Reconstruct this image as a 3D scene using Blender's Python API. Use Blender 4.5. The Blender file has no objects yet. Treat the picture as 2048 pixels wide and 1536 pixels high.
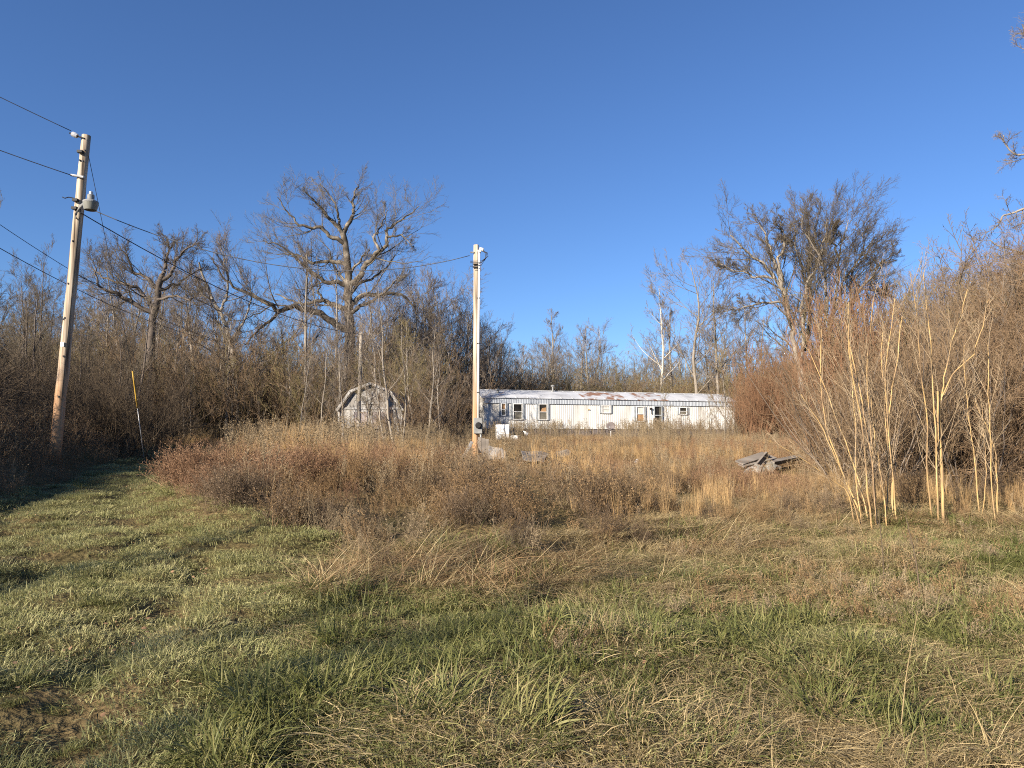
import bpy, math
import numpy as np
from mathutils import Vector, Euler

SC = bpy.context.scene
COL = SC.collection
R = math.radians

# ------------------------------------------------------------------ camera
EYE = 1.6
PITCH = 4.25                      # degrees above the level
FPX = 1450.0                      # focal length in pixels of a 2048 wide frame
cam = bpy.data.cameras.new('camera')
cam.sensor_width = 36.0
cam.lens = 36.0 * FPX / 2048.0
cam.clip_start = 0.05
cam.clip_end = 4000.0
cam_ob = bpy.data.objects.new('camera', cam)
cam_ob.location = (0, 0, EYE)
cam_ob.rotation_euler = (R(90 + PITCH), 0, 0)
COL.objects.link(cam_ob)
SC.camera = cam_ob

# ------------------------------------------------------------------ sky and sun
SUN_EL = 22.0
SUN_AZ = (-0.67, -0.74)           # the sun stands behind the camera, to the left
world = bpy.data.worlds.new('World')
SC.world = world
world.use_nodes = True
wn = world.node_tree.nodes
sky = wn.new('ShaderNodeTexSky')
sky.sky_type = 'NISHITA'
sky.sun_disc = False
sky.sun_elevation = R(SUN_EL)
sky.sun_rotation = math.atan2(SUN_AZ[0], SUN_AZ[1]) % (2 * math.pi)
sky.altitude = 200
sky.air_density = 1.0
sky.dust_density = 0.1
sky.ozone_density = 4.0
wn['Background'].inputs[1].default_value = 0.072
tint = wn.new('ShaderNodeMix'); tint.data_type = 'RGBA'; tint.blend_type = 'MULTIPLY'; tint.inputs[0].default_value = 1.0
tint.inputs[7].default_value = (0.61, 0.745, 0.96, 1)      # white balance of the whole sky
world.node_tree.links.new(sky.outputs[0], tint.inputs[6])
world.node_tree.links.new(tint.outputs[2], wn['Background'].inputs[0])

sun = bpy.data.lights.new('sun', 'SUN')
sun.energy = 5.0
sun.angle = R(0.5)
sun.color = (1.0, 0.90, 0.77)
sun_ob = bpy.data.objects.new('sun', sun)
az = Vector((SUN_AZ[0], SUN_AZ[1], 0)).normalized()
to_sun = az * math.cos(R(SUN_EL)) + Vector((0, 0, math.sin(R(SUN_EL))))
sun_ob.rotation_euler = (-to_sun).to_track_quat('-Z', 'Y').to_euler()
sun_ob.location = (-20, -20, 30)
COL.objects.link(sun_ob)

SC.view_settings.view_transform = 'Standard'
SC.view_settings.look = 'None'
SC.view_settings.gamma = 1.0
SC.view_settings.use_curve_mapping = False
SC.view_settings.exposure = 1.2
try:
    SC.cycles.max_bounces = 4
    SC.cycles.diffuse_bounces = 2
    SC.cycles.transmission_bounces = 4
    SC.cycles.use_denoising = False
    SC.cycles.filter_width = 1.05
except Exception:
    pass

# ------------------------------------------------------------------ helpers
def at(px, py, Y):
    """pixel of the photograph (2048 x 1536) -> point of the place at depth y = Y"""
    t = R(PITCH)
    a, b = (px - 1024) / FPX, (768 - py) / FPX
    dy = math.cos(t) - b * math.sin(t)
    dz = math.sin(t) + b * math.cos(t)
    k = Y / dy
    return np.array([a * k, Y, EYE + dz * k])

def vnoise(x, y, seed=0):
    x = np.asarray(x, float); y = np.asarray(y, float)
    xi = np.floor(x).astype(np.int64); yi = np.floor(y).astype(np.int64)
    fx = x - xi; fy = y - yi
    fx = fx * fx * (3 - 2 * fx); fy = fy * fy * (3 - 2 * fy)
    def h(i, j):
        v = (i * 374761393 + j * 668265263 + seed * 974711) & 0x7fffffff
        v = ((v ^ (v >> 13)) * 1274126177) & 0x7fffffff
        v = ((v ^ (v >> 16)) * 668265263) & 0x7fffffff
        return (v & 0xffffff) / float(0xffffff)
    a = h(xi, yi) * (1 - fx) + h(xi + 1, yi) * fx
    b = h(xi, yi + 1) * (1 - fx) + h(xi + 1, yi + 1) * fx
    return a * (1 - fy) + b * fy

def fbm(x, y, seed=0, o=3):
    s = 0; a = 0.5
    for i in range(o):
        s = s + a * vnoise(x * 2 ** i + 13.7 * i, y * 2 ** i - 7.1 * i, seed + i)
        a *= 0.5
    return s / (1 - 0.5 ** o)

def sstep(a, b, x):
    t = np.clip((x - a) / (b - a), 0, 1)
    return t * t * (3 - 2 * t)

def drive_left(y):   # left edge of the grass drive
    return np.interp(y, [0, 9, 14, 18, 22, 28, 40], [-7.6, -8.0, -8.7, -9.7, -11.0, -14.0, -22.0])

def drive_right(y):  # edge of the weed field
    return np.interp(y, [0, 7.6, 8.6, 9.6, 12, 14, 18, 24, 30, 40], [-.6, -1.4, -2.4, -3.4, -5.2, -6.1, -7.0, -9.4, -12.2, -20.0])

def front_edge(x):   # y at which the tall weeds start
    return np.interp(x, [-30, -6.5, -5.5, -4, -2.6, -1.6, 0, 1.2, 2.4, 3.6, 5, 7.5, 30],
                     [40, 12.6, 11.0, 8.8, 6.9, 7.1, 7.5, 7.7, 8.6, 9.3, 9.8, 9.6, 9.0])

def H(x, y):
    x = np.asarray(x, float); y = np.asarray(y, float)
    yy = np.maximum(y, -20)
    base = np.interp(yy, [-20, 0, 10, 24, 36, 55, 70, 110, 200, 700], [-0.2, 0, 0.40, 0.80, 1.12, 1.42, 1.6, 2.6, 6.0, 8.0])
    d = drive_left(y) - x
    base = base + 0.75 * sstep(-0.4, 2.6, d) * sstep(0, 8, y) + 0.9 * sstep(4, 16, d) * sstep(4, 14, y)
    r = x - np.interp(y, [0, 10, 20, 40, 60], [12, 8.2, 9.8, 17, 28])
    base = base + 3.9 * sstep(0, 11, r) * sstep(5, 14, y)
    near = 1 - sstep(25, 60, y)
    base = base + near * (0.16 * (fbm(x * 0.5, y * 0.5, 3) - 0.5) + 0.20 * (fbm(x * 1.7, y * 1.7, 9) - 0.5))
    base = base + near * 0.07 * (vnoise(x * 4.2, y * 4.2, 21) - 0.5)
    inw = sstep(-0.3, 1.6, y - front_edge(x))
    base = base + 0.16 * inw * near
    base = base + 0.34 * np.exp(-((x + 2.6) / 3.4) ** 2 - ((y - 13.0) / 2.6) ** 2)
    for off in (1.5, 3.1):      # wheel ruts of the drive
        c = drive_right(y) - off + 0.25 * np.sin(y * 0.6)
        base = base - 0.10 * np.exp(-((x - c) / 0.25) ** 2) * near
    return base

def ground_hit(px, py):
    """point where the ray through a pixel meets the ground"""
    lo = None
    for Y in np.arange(2.5, 160, 0.1):
        p = at(px, py, Y)
        if p[2] <= H(p[0], p[1]):
            return p
    return at(px, py, 160)

def on_ground(px, Y, sink=0.0):
    p = at(px, 800, Y)
    p[2] = float(H(p[0], Y)) - sink
    return p

def unit(v):
    return v / np.maximum(np.linalg.norm(v, axis=-1, keepdims=True), 1e-9)

def tag(o, label=None, cat=None, group=None, kind=None):
    if label: o['label'] = label
    if cat: o['category'] = cat
    if group: o['group'] = group
    if kind: o['kind'] = kind
    return o

def empty(name, loc=(0, 0, 0), rz=0.0, label=None, cat=None, group=None):
    o = bpy.data.objects.new(name, None)
    o.empty_display_size = 0.2
    COL.objects.link(o)
    o.location = Vector([float(v) for v in loc]); o.rotation_euler = (0, 0, rz)
    return tag(o, label, cat, group)

def link(name, me, parent=None, loc=None):
    o = bpy.data.objects.new(name, me)
    COL.objects.link(o)
    if parent is not None: o.parent = parent
    if loc is not None: o.location = Vector([float(v) for v in loc])
    return o

def np_mesh(name, verts, quads=None, tris=None, mat=None, smooth=True, uv=None):
    me = bpy.data.meshes.new(name)
    verts = np.asarray(verts, np.float32).reshape(-1, 3)
    nq = 0 if quads is None else len(quads)
    nt = 0 if tris is None else len(tris)
    me.vertices.add(len(verts)); me.vertices.foreach_set('co', verts.ravel())
    me.loops.add(nq * 4 + nt * 3)
    idx = []
    if nq: idx.append(np.asarray(quads, np.int32).ravel())
    if nt: idx.append(np.asarray(tris, np.int32).ravel())
    me.loops.foreach_set('vertex_index', np.concatenate(idx))
    me.polygons.add(nq + nt)
    ls = np.concatenate([np.arange(nq) * 4, nq * 4 + np.arange(nt) * 3]).astype(np.int32)
    me.polygons.foreach_set('loop_start', ls)
    me.polygons.foreach_set('use_smooth', np.full(nq + nt, smooth))
    me.update(calc_edges=True)
    if mat is not None: me.materials.append(mat)
    return me

class Geo:
    """batched tubes and ribbons"""
    def __init__(self): self.v = []; self.q = []; self.n = 0; self.sh = []
    def tube(self, pts, rad, s=3):
        pts = np.asarray(pts, float); rad = np.asarray(rad, float)
        if pts.ndim == 2: pts = pts[None]; rad = rad[None]
        n, k, _ = pts.shape
        T = unit(np.gradient(pts, axis=1))
        ref = np.where(np.abs(T[..., 2:3]) > 0.92, np.array([1.0, 0, 0]), np.array([0, 0, 1.0]))
        U = unit(np.cross(T, ref)); V = np.cross(T, U)
        a = np.arange(s) * 2 * math.pi / s
        ring = U[:, :, None] * np.cos(a)[None, None, :, None] + V[:, :, None] * np.sin(a)[None, None, :, None]
        v = pts[:, :, None] + ring * rad[:, :, None, None]
        b = (self.n + np.arange(n) * k * s)[:, None, None] + (np.arange(k - 1) * s)[None, :, None]
        j = np.arange(s)[None, None, :]; j2 = (j + 1) % s
        q = np.stack([b + j, b + j2, b + s + j2, b + s + j], -1)
        self.v.append(v.reshape(-1, 3)); self.q.append(q.reshape(-1, 4)); self.n += n * k * s
        self.sh.append(np.repeat(np.random.default_rng(self.n).uniform(0, 1, n), k * s))
    def ribbon(self, pts, wid, side):
        n, k, _ = pts.shape
        if side.ndim == 2: side = side[:, None]
        v = np.stack([pts - side * wid[..., None], pts + side * wid[..., None]], 2)
        b = (self.n + np.arange(n) * k * 2)[:, None] + (np.arange(k - 1) * 2)[None]
        q = np.stack([b, b + 1, b + 3, b + 2], -1)
        self.v.append(v.reshape(-1, 3)); self.q.append(q.reshape(-1, 4)); self.n += n * k * 2
        self.sh.append(np.repeat(np.random.default_rng(self.n).uniform(0, 1, n), k * 2))
    def mesh(self, name, mat, smooth=True):
        me = np_mesh(name, np.concatenate(self.v), np.concatenate(self.q), None, mat, smooth)
        me.attributes.new('shade', 'FLOAT', 'POINT').data.foreach_set('value', np.concatenate(self.sh).astype(np.float32))
        return me
    def tris(self): return 2 * sum(len(q) for q in self.q)

class MB:
    """small hard-surface shapes joined into one mesh"""
    def __init__(self): self.v = []; self.f = []
    def add(self, v, f):
        n = len(self.v)
        self.v += [tuple(map(float, p)) for p in v]
        self.f += [tuple(i + n for i in q) for q in f]
        return self
    def box(self, x0, x1, y0, y1, z0, z1, rot=None, c=None, bev=0.0):
        v = [(x, y, z) for z in (z0, z1) for y in (y0, y1) for x in (x0, x1)]
        if rot is not None:
            m = Euler(rot).to_matrix(); c = Vector(c if c is not None else ((x0 + x1) / 2, (y0 + y1) / 2, (z0 + z1) / 2))
            v = [tuple(m @ (Vector(p) - c) + c) for p in v]
        return self.add(v, [(0, 2, 3, 1), (4, 5, 7, 6), (0, 1, 5, 4), (1, 3, 7, 5), (3, 2, 6, 7), (2, 0, 4, 6)])
    def bar(self, a, b, w, t, up=(0, 0, 1)):
        """a rectangular stick from a to b"""
        a = Vector(a); b = Vector(b); d = (b - a).normalized(); u = Vector(up)
        s = d.cross(u)
        if s.length < 1e-4: s = d.cross(Vector((1, 0, 0)))
        s.normalize(); u = s.cross(d)
        v = [p + s * (i * w / 2) + u * (j * t / 2) for p in (a, b) for i, j in ((-1, -1), (1, -1), (1, 1), (-1, 1))]
        return self.add(v, [(3, 2, 1, 0), (4, 5, 6, 7), (0, 1, 5, 4), (1, 2, 6, 5), (2, 3, 7, 6), (3, 0, 4, 7)])
    def tube(self, pts, rad, s=8, cap=True):
        pts = np.asarray(pts, float)
        rad = np.full(len(pts), rad) if np.isscalar(rad) else np.asarray(rad, float)
        T = unit(np.gradient(pts, axis=0)); k = len(pts)
        ref = np.where(np.abs(T[:, 2:3]) > 0.92, np.array([1.0, 0, 0]), np.array([0, 0, 1.0]))
        U = unit(np.cross(T, ref)); V = np.cross(T, U)
        v = []; f = []
        for i in range(k):
            for j in range(s):
                a = 2 * math.pi * j / s
                v.append(pts[i] + rad[i] * (math.cos(a) * U[i] + math.sin(a) * V[i]))
        for i in range(k - 1):
            for j in range(s):
                f.append((i * s + j, i * s + (j + 1) % s, (i + 1) * s + (j + 1) % s, (i + 1) * s + j))
        if cap:
            f.append(tuple(range(s))[::-1]); f.append(tuple((k - 1) * s + j for j in range(s)))
        return self.add(v, f)
    def lathe(self, prof, c=(0, 0, 0), s=16):
        v = []; f = []
        for r, z in prof:
            for j in range(s):
                a = 2 * math.pi * j / s
                v.append((c[0] + r * math.cos(a), c[1] + r * math.sin(a), c[2] + z))
        for i in range(len(prof) - 1):
            for j in range(s):
                f.append((i * s + j, i * s + (j + 1) % s, (i + 1) * s + (j + 1) % s, (i + 1) * s + j))
        return self.add(v, f)
    def build(self, name, mat, parent=None, loc=None, smooth=False, bevel=0.0):
        me = bpy.data.meshes.new(name)
        me.from_pydata(self.v, [], self.f); me.update()
        me.materials.append(mat)
        if smooth: me.polygons.foreach_set('use_smooth', [True] * len(me.polygons))
        o = link(name, me, parent, loc)
        if bevel:
            m = o.modifiers.new('bevel', 'BEVEL'); m.width = bevel; m.segments = 2; m.limit_method = 'ANGLE'
        return o

# ------------------------------------------------------------------ materials
def material(name, stops, scale=3.0, rough=0.9, rnd=0.0, stretch=None, bump=0.0, translucent=0.0, metal=0.0, spec=0.2, detail=4.0, space='Object', contrast=(0.3, 0.7), world_noise=0.0, blade=0.0):
    m = bpy.data.materials.new(name); m.use_nodes = True
    nt = m.node_tree; n = nt.nodes; l = nt.links
    b = n['Principled BSDF']; b.inputs['Roughness'].default_value = rough
    b.inputs['Metallic'].default_value = metal
    b.inputs['Specular IOR Level'].default_value = spec
    tc = n.new('ShaderNodeTexCoord')
    mp = n.new('ShaderNodeMapping'); l.new(tc.outputs[space], mp.inputs[0])
    if stretch: mp.inputs['Scale'].default_value = stretch
    no = n.new('ShaderNodeTexNoise'); no.inputs['Scale'].default_value = scale; no.inputs['Detail'].default_value = detail
    l.new(mp.outputs[0], no.inputs['Vector'])
    fac = no.outputs['Fac']
    mr = n.new('ShaderNodeMapRange'); mr.inputs[1].default_value = contrast[0]; mr.inputs[2].default_value = contrast[1]
    l.new(fac, mr.inputs[0]); fac = mr.outputs[0]
    if rnd or world_noise:
        oi = n.new('ShaderNodeObjectInfo')
        mx = n.new('ShaderNodeMix'); mx.data_type = 'FLOAT'; mx.inputs[0].default_value = rnd
        l.new(fac, mx.inputs[2]); l.new(oi.outputs['Random'], mx.inputs[3]); fac = mx.outputs[0]
    if world_noise:
        ge = n.new('ShaderNodeNewGeometry')
        n2 = n.new('ShaderNodeTexNoise'); n2.inputs['Scale'].default_value = 0.45; n2.inputs['Detail'].default_value = 3
        l.new(ge.outputs['Position'], n2.inputs['Vector'])
        m2 = n.new('ShaderNodeMapRange'); m2.inputs[1].default_value = 0.3; m2.inputs[2].default_value = 0.7
        l.new(n2.outputs['Fac'], m2.inputs[0])
        mx = n.new('ShaderNodeMix'); mx.data_type = 'FLOAT'; mx.inputs[0].default_value = world_noise
        l.new(fac, mx.inputs[2]); l.new(m2.outputs[0], mx.inputs[3]); fac = mx.outputs[0]
    if blade:     # every blade or stem has its own colour
        at_ = n.new('ShaderNodeAttribute'); at_.attribute_name = 'shade'
        mx = n.new('ShaderNodeMix'); mx.data_type = 'FLOAT'; mx.inputs[0].default_value = blade
        l.new(fac, mx.inputs[2]); l.new(at_.outputs['Fac'], mx.inputs[3]); fac = mx.outputs[0]
    cr = n.new('ShaderNodeValToRGB'); els = cr.color_ramp.elements
    while len(els) < len(stops): els.new(0.5)
    for e, (p, c) in zip(els, stops): e.position = p; e.color = (*c, 1)
    l.new(fac, cr.inputs[0]); l.new(cr.outputs[0], b.inputs['Base Color'])
    if bump:
        bp = n.new('ShaderNodeBump'); bp.inputs['Strength'].default_value = 0.8; bp.inputs['Distance'].default_value = bump
        l.new(no.outputs['Fac'], bp.inputs['Height']); l.new(bp.outputs[0], b.inputs['Normal'])
    if translucent:
        tr = n.new('ShaderNodeBsdfTranslucent'); l.new(cr.outputs[0], tr.inputs[0])
        ms = n.new('ShaderNodeMixShader'); ms.inputs[0].default_value = translucent
        l.new(b.outputs[0], ms.inputs[1]); l.new(tr.outputs[0], ms.inputs[2])
        l.new(ms.outputs[0], n['Material Output'].inputs[0])
    return m

M = {}
M['bark_oak'] = material('bark_oak', [(0, (.05, .04, .03)), (.5, (.115, .095, .072)), (1, (.24, .205, .16))], 2.2, rnd=0.1, bump=.02, contrast=(.35, .65))
M['twig_oak'] = material('twig_oak', [(0, (.095, .08, .062)), (1, (.19, .162, .125))], 1.0, rnd=0.3)
M['bark_grey'] = material('bark_grey', [(0, (.14, .12, .095)), (1, (.33, .28, .22))], 1.6, rnd=0.4, bump=.02)
M['twig_grey'] = material('twig_grey', [(0, (.13, .10, .075)), (1, (.25, .20, .15))], 1.0, rnd=0.6)
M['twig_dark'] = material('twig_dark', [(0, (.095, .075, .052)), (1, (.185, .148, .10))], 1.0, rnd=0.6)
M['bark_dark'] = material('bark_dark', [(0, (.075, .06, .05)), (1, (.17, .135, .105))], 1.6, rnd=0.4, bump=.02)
M['twig_brown'] = material('twig_brown', [(0, (.14, .09, .05)), (1, (.265, .185, .108))], 1.0, rnd=0.6)
M['twig_red'] = material('twig_red', [(0, (.17, .088, .048)), (1, (.27, .155, .085))], 1.0, rnd=0.5)
M['twig_olive'] = material('twig_olive', [(0, (.15, .12, .055)), (1, (.26, .205, .10))], 1.0, rnd=0.6)
M['bark_pale'] = material('bark_pale', [(0, (.34, .29, .22)), (1, (.60, .55, .47))], 2.0, rnd=0.2)
M['cane'] = material('cane', [(0, (.13, .085, .05)), (.35, (.30, .20, .105)), (.65, (.42, .275, .115)), (1, (.50, .345, .165))], 6.0, rnd=0.3, stretch=(1, 1, .35), contrast=(.33, .62))
M['cane_twig'] = material('cane_twig', [(0, (.22, .155, .09)), (1, (.42, .32, .20))], 3.0, rnd=0.4)
M['leaf_dead'] = material('leaf_dead', [(0, (.16, .09, .05)), (1, (.30, .19, .10))], 3.0, rnd=0.6)
M['grass_green'] = material('grass_green', [(0, (.055, .070, .018)), (.45, (.135, .142, .040)), (.75, (.27, .24, .09)), (1, (.46, .38, .19))], 5, rnd=.45, translucent=.25, world_noise=.35, spec=.3, rough=.6, blade=.42)
M['grass_short'] = material('grass_short', [(0, (.065, .085, .022)), (.35, (.16, .17, .055)), (.65, (.30, .27, .11)), (1, (.50, .41, .21))], 5, rnd=.4, translucent=.2, world_noise=.4, spec=.3, rough=.6, blade=.42)
M['grass_mown'] = material('grass_mown', [(0, (.085, .105, .03)), (.35, (.22, .225, .08)), (.65, (.37, .335, .145)), (1, (.54, .46, .24))], 5, rnd=.35, translucent=.2, world_noise=.35, spec=.3, rough=.6, blade=.42)
M['straw'] = material('straw', [(0, (.16, .11, .055)), (.5, (.36, .27, .13)), (1, (.58, .47, .26))], 4, rnd=.5, translucent=.12, world_noise=.25, spec=.3, rough=.6, blade=.45)
M['weed'] = material('weed', [(0, (.11, .064, .032)), (.5, (.23, .145, .070)), (1, (.41, .29, .155))], 4, rnd=.45, translucent=.1, world_noise=.35, blade=.45)
M['weed_red'] = material('weed_red', [(0, (.11, .060, .034)), (.5, (.23, .132, .074)), (1, (.40, .265, .16))], 4, rnd=.45, translucent=.1, world_noise=.3, blade=.45)
M['weed_dark'] = material('weed_dark', [(0, (.06, .042, .028)), (.5, (.145, .10, .062)), (1, (.30, .22, .14))], 4, rnd=.45, translucent=.1, world_noise=.3, blade=.45)
M['weed_grey'] = material('weed_grey', [(0, (.15, .108, .062)), (1, (.35, .27, .165))], 4, rnd=.5, translucent=.1, blade=.45)
M['sedge'] = material('sedge', [(0, (.30, .175, .075)), (.5, (.45, .295, .135)), (1, (.60, .44, .23))], 4, rnd=.5, translucent=.15, world_noise=.2, blade=.45)
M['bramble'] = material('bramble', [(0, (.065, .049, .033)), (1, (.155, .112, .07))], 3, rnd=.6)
M['bramble_red'] = material('bramble_red', [(0, (.125, .078, .043)), (1, (.245, .165, .095))], 3, rnd=.6)
M['pole_wood'] = material('pole_wood', [(0, (.04, .03, .022)), (.3, (.24, .18, .125)), (.6, (.38, .305, .22)), (1, (.54, .465, .36))], 15, stretch=(1, 1, .035), bump=.02, contrast=(.30, .66), detail=6)
M['pole_old'] = material('pole_old', [(0, (.20, .165, .13)), (1, (.42, .37, .30))], 7, stretch=(1, 1, .06), bump=.008)
M['metal_grey'] = material('metal_grey', [(0, (.30, .30, .30)), (1, (.52, .52, .51))], 9, rough=.45, metal=.6)
M['metal_paint'] = material('metal_paint', [(0, (.16, .16, .155)), (1, (.27, .265, .25))], 9, rough=.6)
M['pvc'] = material('pvc', [(0, (.66, .64, .60)), (1, (.80, .79, .75))], 4, rough=.5)
M['wire'] = material('wire', [(0, (.025, .025, .028)), (1, (.05, .05, .055))], 4, rough=.5)
M['wire_alu'] = material('wire_alu', [(0, (.10, .10, .105)), (1, (.20, .20, .205))], 4, rough=.5, metal=.0)
M['black'] = material('black', [(0, (.012, .012, .012)), (1, (.035, .032, .03))], 6, rough=.6)
M['lamp_glass'] = material('lamp_glass', [(0, (.15, .145, .12)), (1, (.24, .235, .195))], 30, stretch=(1, 1, .05), rough=.35, spec=.5)
M['porcelain'] = material('porcelain', [(0, (.32, .32, .33)), (1, (.45, .45, .46))], 6, rough=.25, spec=.5)
M['siding'] = material('siding', [(0, (.34, .31, .26)), (.28, (.54, .52, .475)), (.6, (.62, .61, .575)), (1, (.67, .665, .64))], 2.2, stretch=(1, 1, .18), detail=6, rough=.55, rnd=.25)
M['fascia'] = material('fascia', [(0, (.30, .32, .35)), (1, (.46, .49, .52))], 1.6, stretch=(2, 1, .3), rough=.5, metal=.1, rnd=.3)
M['skirt'] = material('skirt', [(0, (.09, .075, .07)), (1, (.20, .17, .16))], 2.5, rough=.8, rnd=.5)
M['shutter'] = material('shutter', [(0, (.25, .27, .28)), (1, (.38, .40, .41))], 6, rough=.7)
M['frame_white'] = material('frame_white', [(0, (.60, .58, .54)), (1, (.78, .77, .73))], 6, rough=.5)
M['glass_dark'] = material('glass_dark', [(0, (.010, .011, .012)), (1, (.045, .042, .036))], 1.2, rough=.12, spec=.6)
M['glass_dusty'] = material('glass_dusty', [(0, (.09, .085, .065)), (1, (.21, .19, .15))], 2.5, rough=.35, spec=.5)
M['curtain'] = material('curtain', [(0, (.45, .43, .38)), (1, (.66, .64, .58))], 14, stretch=(1, 1, .1), rough=.9)
M['cardboard'] = material('cardboard', [(0, (.30, .17, .08)), (1, (.44, .26, .13))], 4, rough=.9)
M['roof_metal'] = material('roof_metal', [(0, (.32, .32, .325)), (.5, (.46, .465, .47)), (1, (.56, .565, .57))], 1.1, rough=.6, metal=.0, rnd=.25)
M['shed_board'] = material('shed_board', [(0, (.13, .115, .10)), (.5, (.26, .24, .215)), (1, (.42, .40, .365))], 5, stretch=(1, 1, .12), rough=.9, rnd=.25, bump=.006)
M['shed_trim'] = material('shed_trim', [(0, (.24, .225, .205)), (1, (.44, .42, .39))], 5, stretch=(.4, 1, .4), rough=.9, rnd=.2)
M['shed_door'] = material('shed_door', [(0, (.20, .17, .16)), (1, (.34, .29, .27))], 5, stretch=(1, 1, .12), rough=.9, rnd=.2)
M['shed_roof'] = material('shed_roof', [(0, (.10, .095, .09)), (1, (.22, .21, .20))], 6, rough=.9)
M['plank'] = material('plank', [(0, (.09, .075, .06)), (.5, (.20, .17, .14)), (1, (.33, .29, .245))], 5, stretch=(.3, 1, 1), rough=.9, rnd=.4)
M['enamel'] = material('enamel', [(0, (.52, .48, .42)), (.3, (.74, .73, .70)), (1, (.82, .82, .80))], 3, rough=.45, spec=.4)
M['concrete'] = material('concrete', [(0, (.11, .10, .085)), (1, (.28, .255, .22))], 6, rough=.95, bump=.01)
M['yellow'] = material('yellow', [(0, (.34, .20, .03)), (1, (.48, .30, .05))], 6, rough=.5)

def pole_foot():
    m = M['pole_wood']; n = m.node_tree.nodes; l = m.node_tree.links
    b = n['Principled BSDF']; src = b.inputs['Base Color'].links[0].from_socket
    tc = n.new('ShaderNodeTexCoord'); sp = n.new('ShaderNodeSeparateXYZ'); l.new(tc.outputs['Object'], sp.inputs[0])
    no = n.new('ShaderNodeTexNoise'); no.inputs['Scale'].default_value = 3.0; mp = n.new('ShaderNodeMapping'); mp.inputs['Scale'].default_value = (1, 1, .3)
    l.new(tc.outputs['Object'], mp.inputs[0]); l.new(mp.outputs[0], no.inputs['Vector'])
    ad = n.new('ShaderNodeMath'); ad.operation = 'MULTIPLY_ADD'; ad.inputs[1].default_value = 3.0; l.new(no.outputs['Fac'], ad.inputs[0]); l.new(sp.outputs['Z'], ad.inputs[2])
    mr = n.new('ShaderNodeMapRange'); mr.inputs[1].default_value = 2.4; mr.inputs[2].default_value = 4.6; mr.inputs[3].default_value = .75; mr.inputs[4].default_value = 0
    l.new(ad.outputs[0], mr.inputs[0])
    mx = n.new('ShaderNodeMix'); mx.data_type = 'RGBA'; l.new(mr.outputs[0], mx.inputs[0]); l.new(src, mx.inputs[6])
    mx.inputs[7].default_value = (.42, .22, .10, 1); l.new(mx.outputs[2], b.inputs['Base Color'])
pole_foot()   # the lower wood has kept its orange treatment

def rusty_roof():
    m = material('roof_rusty', [(0, (.36, .36, .365)), (1, (.54, .545, .55))], 1.1, rough=.6, metal=.0, rnd=.2)
    nt = m.node_tree; n = nt.nodes; l = nt.links
    b = n['Principled BSDF']; src = b.inputs['Base Color'].links[0].from_socket
    tc = n.new('ShaderNodeTexCoord'); no = n.new('ShaderNodeTexNoise'); no.inputs['Scale'].default_value = 1.7; no.inputs['Detail'].default_value = 5
    oi = n.new('ShaderNodeObjectInfo'); ad = n.new('ShaderNodeVectorMath'); ad.operation = 'ADD'
    l.new(tc.outputs['Object'], ad.inputs[0]); l.new(oi.outputs['Random'], ad.inputs[1]); l.new(ad.outputs[0], no.inputs['Vector'])
    mr = n.new('ShaderNodeMapRange'); mr.inputs[1].default_value = .47; mr.inputs[2].default_value = .58; l.new(no.outputs['Fac'], mr.inputs[0])
    mx = n.new('ShaderNodeMix'); mx.data_type = 'RGBA'; l.new(mr.outputs[0], mx.inputs[0]); l.new(src, mx.inputs[6])
    mx.inputs[7].default_value = (.24, .13, .08, 1); l.new(mx.outputs[2], b.inputs['Base Color'])
    return m
M['roof_rusty'] = rusty_roof()

def ground_material():
    m = bpy.data.materials.new('ground'); m.use_nodes = True
    nt = m.node_tree; n = nt.nodes; l = nt.links; b = n['Principled BSDF']; b.inputs['Roughness'].default_value = .95
    b.inputs['Specular IOR Level'].default_value = .1
    ge = n.new('ShaderNodeNewGeometry')
    n1 = n.new('ShaderNodeTexNoise'); n1.inputs['Scale'].default_value = .6; n1.inputs['Detail'].default_value = 6
    n2 = n.new('ShaderNodeTexNoise'); n2.inputs['Scale'].default_value = 18; n2.inputs['Detail'].default_value = 6
    for k in (n1, n2): l.new(ge.outputs['Position'], k.inputs['Vector'])
    c1 = n.new('ShaderNodeValToRGB'); e = c1.color_ramp.elements
    e[0].position = .35; e[0].color = (.075, .07, .028, 1); e[1].position = .65; e[1].color = (.17, .125, .065, 1)
    l.new(n1.outputs['Fac'], c1.inputs[0])
    c2 = n.new('ShaderNodeValToRGB'); e = c2.color_ramp.elements
    e[0].position = .3; e[0].color = (.45, .42, .38, 1); e[1].position = .7; e[1].color = (1.25, 1.2, 1.1, 1)
    l.new(n2.outputs['Fac'], c2.inputs[0])
    mx = n.new('ShaderNodeMix'); mx.data_type = 'RGBA'; mx.blend_type = 'MULTIPLY'; mx.inputs[0].default_value = 1
    l.new(c1.outputs[0], mx.inputs[6]); l.new(c2.outputs[0], mx.inputs[7]); l.new(mx.outputs[2], b.inputs['Base Color'])
    bp = n.new('ShaderNodeBump'); bp.inputs['Distance'].default_value = .05; l.new(n2.outputs['Fac'], bp.inputs['Height']); l.new(bp.outputs[0], b.inputs['Normal'])
    return m
M['ground'] = ground_material()

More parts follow.
